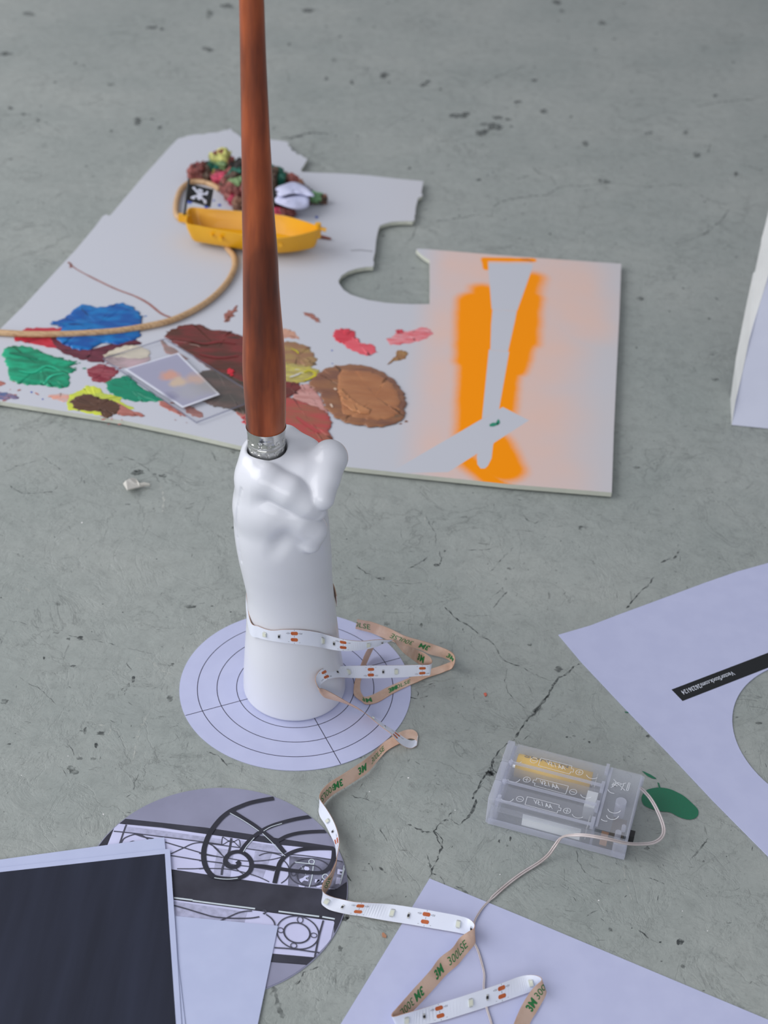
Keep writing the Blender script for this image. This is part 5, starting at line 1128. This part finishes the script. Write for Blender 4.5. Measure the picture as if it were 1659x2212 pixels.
st += [((730,1378),(730,1405),'B',zlast-.001,'n'),((753.7,1382.8),(753.7,1406),'B',zlast-.003),((783.6,1384.6),(783.6,1403),'B',zlast-.005),((810,1382),(810,1397.7),'B',zlast-.006),((834,1381.5),(834,1388),'B',zlast-.006),
 ((850,1383),(852,1382.5),'B',zlast-.006),((860,1395),(868,1386),'A',zlast-.010),((876,1413),(884.5,1396),'A',zlast-.014),((899,1430),(905,1405),'A',.0115),((914,1441),(920,1412.5),'A',.009),
 ((925,1449),(929.5,1420),'A',.007),((929,1455),(933,1427),'A',.006),((927,1458.5),(931.5,1433),'A',.0055),((921,1459),(923,1436),'A',.0055),((900,1460.5),(900,1436),'A',.006),((866,1463),(866,1437),'A',.007),((828,1464.5),(828,1437.3),'A',.009),((791,1465),(791,1437.7),'A',.011),((760,1464.5),(752,1438.5),'A',.014),((731,1464),(716,1440.7),'A',.018),
 ((709,1467),(697.6,1444),'A',.020),((697,1474),(686,1454),'A',.020),((690,1482),(681,1466),'A',.019),((688.5,1488),(684,1479),'A',.018),((691,1496),(689.5,1487),'A',.016),((700,1506),(698,1488),'A',.014),((716,1511),(716,1497),'A',.012),((735,1516),(735,1508),'A',.010),((753.7,1523),(753.7,1519),'A',.008),((775,1533),(775,1531),'A',.0065),
 ((796,1545),(796,1547),'B',.0065),((815,1555),(812,1560),'B',.0075),((832,1567),(828,1573),'B',.0095),((848.6,1577),(843,1584),'B',.010),((863,1587),(852.7,1596),'B',.0092),((877,1596),(863,1606),'B',.0065),((889,1600),(876,1614),'B',.0028),((897,1601),(888,1616.5),'B',.0008),((902,1597),(896,1613.5),'B',.0008),((902.5,1591),(901,1609),'B',.0008),((899,1585),(900,1601),'B',.0008),((890,1579),(892,1596),'B',.0008),((877,1577),(879,1597),'B',.0008),((863,1582),(866,1605),'B',.0008),((846,1593),(850,1613),'B',.0008),
 ((829,1605),(833.6,1624),'B',.0008),((812,1620),(815,1645),'B',.0008),((795,1636),(795,1668),'B',.0008,None),((770,1654),(775,1682),'B',.0008),((740,1673),(745,1701),'B',.0008),((716,1688),(722,1715),'B',.0008),((702,1700),(709,1726),'B',.0008),((693.5,1711),(700,1736),'B',.0008),((690.5,1722),(692,1744),'B',.0008),((694,1731),(689,1753),'B',.0008),((706,1748),(693,1766),'B',.0008),
 ((719,1770),(704,1783),'B',.0012),((729,1795),(717,1809),'B',.002),((733,1817),(723.5,1823),'B',.003),((731.5,1834),(726,1837),'B',.0035),((728.5,1849),(727,1850),'B',.004),((725,1864),(727,1866),'B',.004),((714,1887),(722,1885),'B',.003),((703,1900),(718,1899),'B',.002),((697,1911),(713,1914),'B',.0014),((696,1921),(703,1929),'B',.0012),((699,1927),(696,1942),'B',.0012),((705,1932),(695.5,1952),'B',.0012),
 ((717,1937),(702,1959),'B',.0012),((734,1941.5),(716,1966.5),'B',.0012),((763,1947.6),(750,1974.5),'B',.0012),((795,1950),(784.7,1979.5),'B',.0012),((840,1953),(830,1988),'B',.0012),((889.5,1958.8),(880,1996),'B',.0012),((945,1969.5),(938,2006),'B',.0012),((990,1978),(985,2014),'B',.0012),((1013,1985),(1010,2020),'B',.0012),((1025,1996),(1023,2026),'B',.0012),((1023,2006),(1027,2034),'B',.0012),((1010,2014),(1023,2043),'B',.0012),((993,2026),(1008,2061),'B',.0012),
 ((976,2042.7),(988,2085),'B',.0012),((950,2069),(965,2105),'B',.0012),((929,2097),(940,2133),'B',.0012),((893,2136.8),(905,2171),'B',.0012),((857,2178),(870,2206),'B',.0012),((847,2190),(856,2213),'B',.0012),((850,2196),(860,2218),'B',.0012),((872,2190),(871.5,2219),'B',.0012),((893,2184),(893,2217),'B',.0012),((943.8,2169),(951,2206),'B',.0012),((1001.7,2151),(1005,2190),'B',.0012),((1074,2126),(1076,2167),'B',.0012),((1121,2110),(1130,2148),'B',.0012),
 ((1148,2106),(1155,2140),'B',.0012),((1166,2110),(1172,2136),'B',.0012),((1170,2118),(1180,2141),'B',.0012),((1158,2129),(1178,2152),'B',.0012),((1146,2142),(1170,2167),'B',.0012),((1130,2167),(1158,2188),'B',.0012),((1118,2192),(1147,2206),'B',.0012),((1106,2222),(1136,2232),'B',.0012),((1090,2260),(1118,2272),'B',.0012)]
tp = Tape(st, 'led_tape', 'long white LED tape wrapped round the porcelain forearm and zigzagging down across the floor')
iw = 0
def ix(px, py):
    for k in range(len(st)):
        if st[k][2] != 'X' and abs(st[k][0][0]-px) < .1 and abs(st[k][0][1]-py) < .1: return k
    raise KeyError((px, py))
L1 = (6, ix(834,1381.5)+1); L2 = (ix(927,1458.5), ix(690,1482)+1); L3 = (ix(796,1545), ix(897,1601)); L4 = (ix(694,1731), ix(728.5,1849)); L5 = (ix(699,1927), ix(1025,1996)+1); L6 = (ix(872,2190)-1, ix(1166,2110)+1)
for x, y in [(573,1369),(697,1380),(795,1391)]: tp.led(x, y, *L1)
for x, y in [(603,1374),(722,1386),(825,1385)]: tp.res(x, y, *L1)
for x, y in [(636,1375),(741,1392)]: tp.pads(x, y, *L1)
for x, y in [(855,1451),(752,1452)]: tp.led(x, y, *L2)
for x, y in [(827,1451),(728,1452)]: tp.res(x, y, *L2)
for x, y in [(912,1449),(801,1451),(702,1456)]: tp.pads(x, y, *L2, rot=1)
for x, y in [(806,1552)]: tp.led(x, y, *L3)
for x, y in [(831,1570)]: tp.res(x, y, *L3)
tp.pads(856,1588, *L3)
tp.led(712,1772, *L4); tp.res(721,1796, *L4); tp.pads(728,1817, *L4)
for x, y in [(707,1946),(847.5,1971),(990,1996)]: tp.led(x, y, *L5)
for x, y in [(740.5,1956.5),(883,1977.5),(1020,2006)]: tp.res(x, y, *L5)
for x, y in [(776,1960),(919,1984)]: tp.pads(x, y, *L5)
for x, y in [(878,2206),(1015.5,2162),(1146,2120)]: tp.led(x, y, *L6)
for x, y in [(915,2194),(1050,2150)]: tp.res(x, y, *L6)
for x, y in [(949,2184),(1082,2141)]: tp.pads(x, y, *L6)
K1 = (ix(860,1395), ix(925,1449)); K2 = (ix(863,1582)-1, ix(693.5,1711)+1); K3 = (ix(725,1864), ix(696,1921)); K4 = (ix(1023,2006), ix(857,2178)); K5 = (ix(1158,2129), len(st)-1)
tp.btext([('3M', 909, 1422, 1, 1)], *K1)
tp.btext([('300LSE', 816, 1632, 0, 0), ('3M', 783, 1662, 1, 0), ('3M', 729, 1692, 1, 1), ('300LSE', 704, 1716, 0, 1)], *K2)
tp.btext([('300', 710, 1908, 0, 1)], *K3)
tp.btext([('300LSE', 988, 2058, 0, 0), ('3M', 952, 2102, 1, 0), ('3M', 906, 2148, 1, 1), ('300L', 880, 2176, 0, 1)], *K4)
tp.btext([('300', 1167, 2142, 0, 0), ('3M', 1152, 2174, 1, 0)], *K5)
tp.done()
st2 = [((767.6,1358),(771.7,1338),'A',.0015,'n'),((785,1362.5),(787,1341),'A',.0015),((803.5,1367.6),(803.5,1344),'A',.0015),((828,1378),(840,1357),'A',.0015),((860,1390),(875,1374),'A',.0012),((905,1403),(916,1386),'A',.0010),((930,1414),(947,1396),'A',.0010),((955,1420),(967.5,1404.5),'A',.0010),((970,1426),(979,1413),'A',.0010),((977,1433),(982.5,1423),'A',.0012),((979,1439),(981,1434),'A',.0014),
 ((975.7,1439),(975,1444.5),'B',.0010,'f'),((960,1443.5),(960,1451),'B',.0008),((947,1447.6),(947,1456),'B',.0008),((922,1455),(922,1464),'B',.0010),((902,1464),(902,1473),'B',.0010),((885.5,1471),(885,1480),'B',.0010),((844.5,1486.5),(848.6,1498),'B',.0010),((811.7,1501),(820,1515),'B',.0010),((796,1510),(801.5,1521),'B',.0010),((786,1514.5),(789,1520.5),'B',.0012),((783,1513.5),(781,1514.5),'B',.0014),((780,1507),(773,1509),'B',.0016),((778,1497),(765,1501),'B',.0018),((778,1482),(764,1488),'B',.002),((781,1466),(767,1470),'B',.003),((785,1450),(773,1454),'B',.004),((792,1433),(781,1433),'B',.006),((799,1417),(789,1413),'B',.008),((806,1402),(797,1399),'B',.0105),((812,1392),(803,1389),'B',.0125)]
t2 = Tape(st2, 'led_tape', 'short looped LED tape with tan backing showing, right of the porcelain forearm'); st = st2
t2.btext([('300LSE', 776, 1344, 0, 1), ('300LSE', 868, 1381, 0, 0), ('3M', 916, 1398, 1, 0), ('3M', 973, 1422, 1, 1)], 0, 9.5)
t2.btext([('300LSE', 866, 1484, 0, 0), ('3M', 850, 1492, 1, 0), ('3M', 792, 1516, 1, 0)], 12, 20)
t2.done()

# ================================================================== battery box
FL = P(1052,1778); FR = P(1349,1857); e1 = (FR-FL).normalized(); e2 = Vector((-e1.y, e1.x, 0)); BL, BWd, BH = .0780, .0488, .0185
FROST = clear_mat('frosted_plastic', (.98, .985, .99, 1), .19, .25, (.84, .86, .93, 1)); FR2 = clear_mat('frosted_plastic_thick', (.97, .975, .985, 1), .42, .2, (.78, .80, .90, 1)); FR3 = clear_mat('frosted_plastic_foggy', (.9, .92, .95, 1), .22, .35, (.60, .63, .72, 1))
MARK = mat('moulded_marking', (.80, .83, .88, 1), .5)
def bp(a, b_, z): return FL+e1*a+e2*b_+Vector((0, 0, z+.0003))
def bb(mb, a0, a1, b0, b1, z0, z1, mi=0): mb.box(bp(a0, b0, z0), e1*(a1-a0), e2*(b1-b0), (0, 0, z1-z0), mi)
box = empty('battery_box', bp(BL/2, BWd/2, -.0003), 'clear frosted plastic battery holder with a yellow battery inside, on the floor', 'battery box')
m = MB(); T = .0014
bb(m, .001, BL, 0, BWd, 0, T); bb(m, .001, BL, 0, T, T, BH-.0045); bb(m, .001, BL, BWd-T, BWd, T, BH-T); bb(m, BL-T, BL, T, BWd-T, T, BH-T, 1)
bb(m, .0030, .0046, .0015, BWd-.0015, T, BH-T, 1); bb(m, .0578, .0592, T, BWd-T, T, BH-T, 1)
for y in (.0158, .0312): bb(m, .005, .0575, y, y+.0012, T, BH-.004, 0)
bb(m, .0005, BL+.0002, -.0010, .0002, .0005, .0042, 1); m.rbox(bp(BL-.0075, -.0008, .0002), e1*.0078, e2*.004, (0, 0, .011), .0018, 1)
m.build('case', [FROST, FR2], box)
m = MB(); bb(m, .0046, .0578, .0012, BWd-.0008, BH-.0012, BH); bb(m, .0592, BL-.0006, .0006, BWd-.0006, BH-.0012, BH)
m.box(bp(.0046, .0002, BH-.0078), e1*.0532, e2*.0012, (0, 0, .0075), 0)
for y in (.0155, .0310): bb(m, .003, .0570, y, y+.0016, BH, BH+.0010, 1)
bb(m, .003, .0568, .0008, .0022, BH-.0002, BH+.0006, 1)
for y in (.0128, .0282, .0425, .0001): bb(m, .0565, .0584, y, y+.0065, BH-.002, BH+.0012, 1)
bb(m, .0592, .0606, .001, BWd-.001, BH, BH+.0003, 1)
for y in (.0145, .030, .002): m.tube([bp(.0046, y+.0016, BH-.001), bp(.0046, y+.0016, BH+.0016)], .0011, 8, 1)
m.build('lid', [FROST, FR2], box)
m = MB()
for b0, b1 in ((.0002, .0155), (.0165, .0310), (.032, .0486)): m.rbox(bp(-.0012, b0, -.0002), e1*.0042, e2*(b1-b0), (0, 0, BH+.0008), .0008)
ep = m.build('end_cap', [FR2], box)
mk = MB()
def ln(p, q, w=.00026):
    a, b_ = [Vector(v) if isinstance(v, Vector) else P(v[0], v[1], BH+.00045+.0003) for v in (p, q)]; ribbon(mk, [a, b_], w)
def topcirc(cx, cy, r, a0=0, a1=360, w=.00026, asp=.72):
    k = 20; pts = [P(cx+r*math.cos(math.radians(a0+(a1-a0)*i/k)), cy+r*asp*math.sin(math.radians(a0+(a1-a0)*i/k)), BH+.00075) for i in range(k+1)]; ribbon(mk, pts, w)
def z1(l): return [(x*.15672+1040, y*.15672+1590) for x, y in l]
for poly, minus, plus, tq in [
  ([(822,303),(1248,412),(1240,448),(1274,458),(1264,500),(1232,490),(1214,524),(784,406)], (722,335), (1350,500), [(1160,470),(908,398),(1146,412)]),
  ([(762,580),(1200,690),(1160,800),(728,682),(740,650),(706,640),(716,602),(752,612)], (1264,770), (625,600), [(1072,735),(818,668),(1058,672)]),
  ([(632,835),(1074,950),(1066,985),(1100,995),(1088,1032),(1056,1025),(1040,1062),(600,944)], (530,868), (1180,1030), [(980,1005),(730,932),(968,945)])]:
    q = z1(poly)
    for a, b_ in zip(q, q[1:]+q[:1]): ln(a, b_)
    (mx_, my_), (px_, py_) = z1([minus])[0], z1([plus])[0]
    topcirc(mx_, my_, 7.8); topcirc(px_, py_, 7.8); ln((mx_-4.6, my_-1), (mx_+4.6, my_+1.2)); ln((px_-4.6, py_-1), (px_+4.6, py_+1.2)); ln((px_+1.2, py_-3.8), (px_-1.2, py_+3.8))
    t_ = [P(x, y, BH+.00075) for x, y in z1(tq)]; text_quad(mk, 'AA 1.5V', t_[0], t_[1]-t_[0], t_[2]-t_[0])
for cx, cy in [(1110,1680),(1096,1722)]: topcirc(cx, cy, 14, 20, 160, .0003)
for cx, cy in [(1118,1638),(1281,1672),(1268,1714),(1250,1757)]: topcirc(cx, cy, 14, 50, 170, .0003)
def z2(l): return [(x*.14467+1220, y*.14467+1640) for x, y in l]
for a, b_ in [((728,300),(900,468)),((685,420),(915,355)),((740,345),(800,350)),((800,350),(880,380)),((880,380),(840,460)),((725,350),(735,400)),((955,350),(975,356)),((975,356),(945,470)),((945,470),(920,463)),((920,463),(955,350))]: ln(*z2([a, b_]), w=.0003)
for cx, cy, r, a0, a1 in [(735,385,4,0,360),(770,380,4,0,360),(740,440,14,90,170),(745,730,15,30,170),(715,835,13,10,180),(620,860,13,80,150)]:
    (qx, qy), = z2([(cx, cy)]); topcirc(qx, qy, r, a0, a1, .00035)
mo = mk.build('moulded_marking', [MARK], box)
m = MB(); cpt = P(1341.5,1734,BH+.0003); m.tube([cpt-Vector((0,0,.010)), cpt+Vector((0,0,.0012))], .0030, 20); m.tube([P(1336,1797,.016)-Vector((0,0,.008)), P(1336,1797,.016)], .0017, 14); m.tube([P(1348,1784,.017)-Vector((0,0,.004)), P(1348,1784,.017)], .0012, 10)
m.build('screw_post', [FR2], box)
SW = mat('black_switch', (.012, .012, .014, 1), .35)
m = MB(); s0 = bp(BL, .0062, .0066); m.box(s0, e1*.0028, e2*.0046, (0, 0, .0058)); m.build('switch', [SW], box)
m = MB(); m.box(bp(BL-.0105, .0048, .003), e1*.0075, e2*.0125, (0, 0, .009)); m.build('switch_body', [mat('switch_housing', (.10, .085, .07, 1), .5)], box)
m = MB(); m.box(bp(BL-.0150, .0030, .003), e1*.004, e2*.004, (0, 0, .007)); m.build('solder_tab', [mat('solder_tab', (.42, .25, .16, 1), .4)], box)
MET = mat('spring_plate', (.78, .80, .80, 1), .35)
m = MB(); m.box(bp(.0500, .0178, .004), e1*.0060, e2*.012, (0, 0, .0105)); m.build('contact_plate', [MET], box)
m = MB(); m.box(bp(.0190, .0022, .0030), e1*.0330, e2*.0006, (0, 0, .0085)); m.build('liner', [MET], box)
m = MB(); m.box(bp(.0525, .034, .004), e1*.0006, e2*.011, (0, 0, .010)); m.build('contact_spring', [SOLD], box); m = MB(); m.box(bp(.0545, .003, .004), e1*.0006, e2*.010, (0, 0, .009)); m.build('contact_spring', [SOLD], box)
# the battery
YL = mat('battery_yellow', lin(250,200,0), .35, col2=lin(240,188,0), nscale=40); CAPM = mat('battery_cap', (.55, .55, .55, 1), .25, metal=.9); BT = mat('battery_lettering', lin(70,60,40), .5)
c0 = bp(.0050, .0402, .0092); c1_ = bp(.0500, .0402, .0092)
batt = empty('battery', bp(.0275, .0402, .002), 'yellow cylindrical battery inside the clear battery box', 'battery')
m = MB(); m.tube([c0+e1*.0015, c1_], .0069, 32); m.build('sleeve', [YL], batt, smooth=False).data.polygons.foreach_set('use_smooth', [True]*34)
m = MB(); m.tube([c1_, c1_+e1*.0012], .0021, 16); m.build('terminal', [CAPM], batt); m = MB(); m.tube([c0, c0+e1*.0016], .0066, 24); m.build('terminal', [CAPM], batt)
m = MB(); vs, fs, asp = text2d('SUNLIN', .02)
def bsurf(a, ang): return FL+e1*a+e2*(.0402+.00705*math.sin(ang))+Vector((0, 0, .0095+.00705*math.cos(ang)))
m.add([bsurf(.010+x*.026, .15+y*.55) for x, y in vs], fs)
vs, fs, asp = text2d('HEAVY DUTY BATTERY 1.5V', 0)
m.build('lettering', [BT], batt)
# cable
WIREM = mat('clear_pink_wire', (.50, .43, .42, 1), .22, spec=.8, coat=.6, col2=(.60, .54, .54, 1), nscale=60)
wp = [(1383,1702,.012),(1392,1710,.0125),(1405,1725,.012),(1418,1747,.010),(1430,1775,.008),(1434,1795,.0065),(1428,1810,.006),(1412,1820,.007),(1390,1823,.0095),(1365,1823,.014),(1345,1820,.0175),(1320,1814,.0205),(1290,1808,.0212),(1262,1804,.0205),(1238,1804,.018),(1220,1806,.014),(1209,1813,.010),(1198,1828,.006),(1185,1846,.003),(1165,1863,.0013),(1130,1885,.0008),(1100,1907,.0008),(1070,1933,.0008),(1045,1958,.0010),(1030,1980,.0012),(1023,1997,.0012),(1020,2012,.0012),(1024,2035,.0013),(1032,2052,.0013),(1040,2078,.0013),(1046,2105,.0013),(1045,2130,.0013),(1047,2155,.0013),(1052,2180,.0013),(1060,2205,.0013),(1068,2240,.0013)]
cpts = cr([P(x, y, z) for x, y, z in wp], 5)
for sgn in (-1, 1):
    q = []
    for i, p in enumerate(cpts):
        t_ = (cpts[min(i+1, len(cpts)-1)]-cpts[max(i-1, 0)]); t_.z = 0; t_.normalize(); k = 1 if i < 115 else .8
        q.append(p+Vector((-t_.y, t_.x, 0))*(.00058 if i < 112 else .00030)*sgn)
    m = MB(); m.tube(q, [.00056 if i < 70 else (.00046 if i < 112 else .00028) for i in range(len(q))], 8); w_ = m.build('wire', [WIREM], box, smooth=True)
m = MB(); m.box(P(1383,1697,.0105)-Vector((.0008,0,0)), e1*.0022, e2*.004, (0, 0, .004)); m.build('cable_grip', [FR2], box)
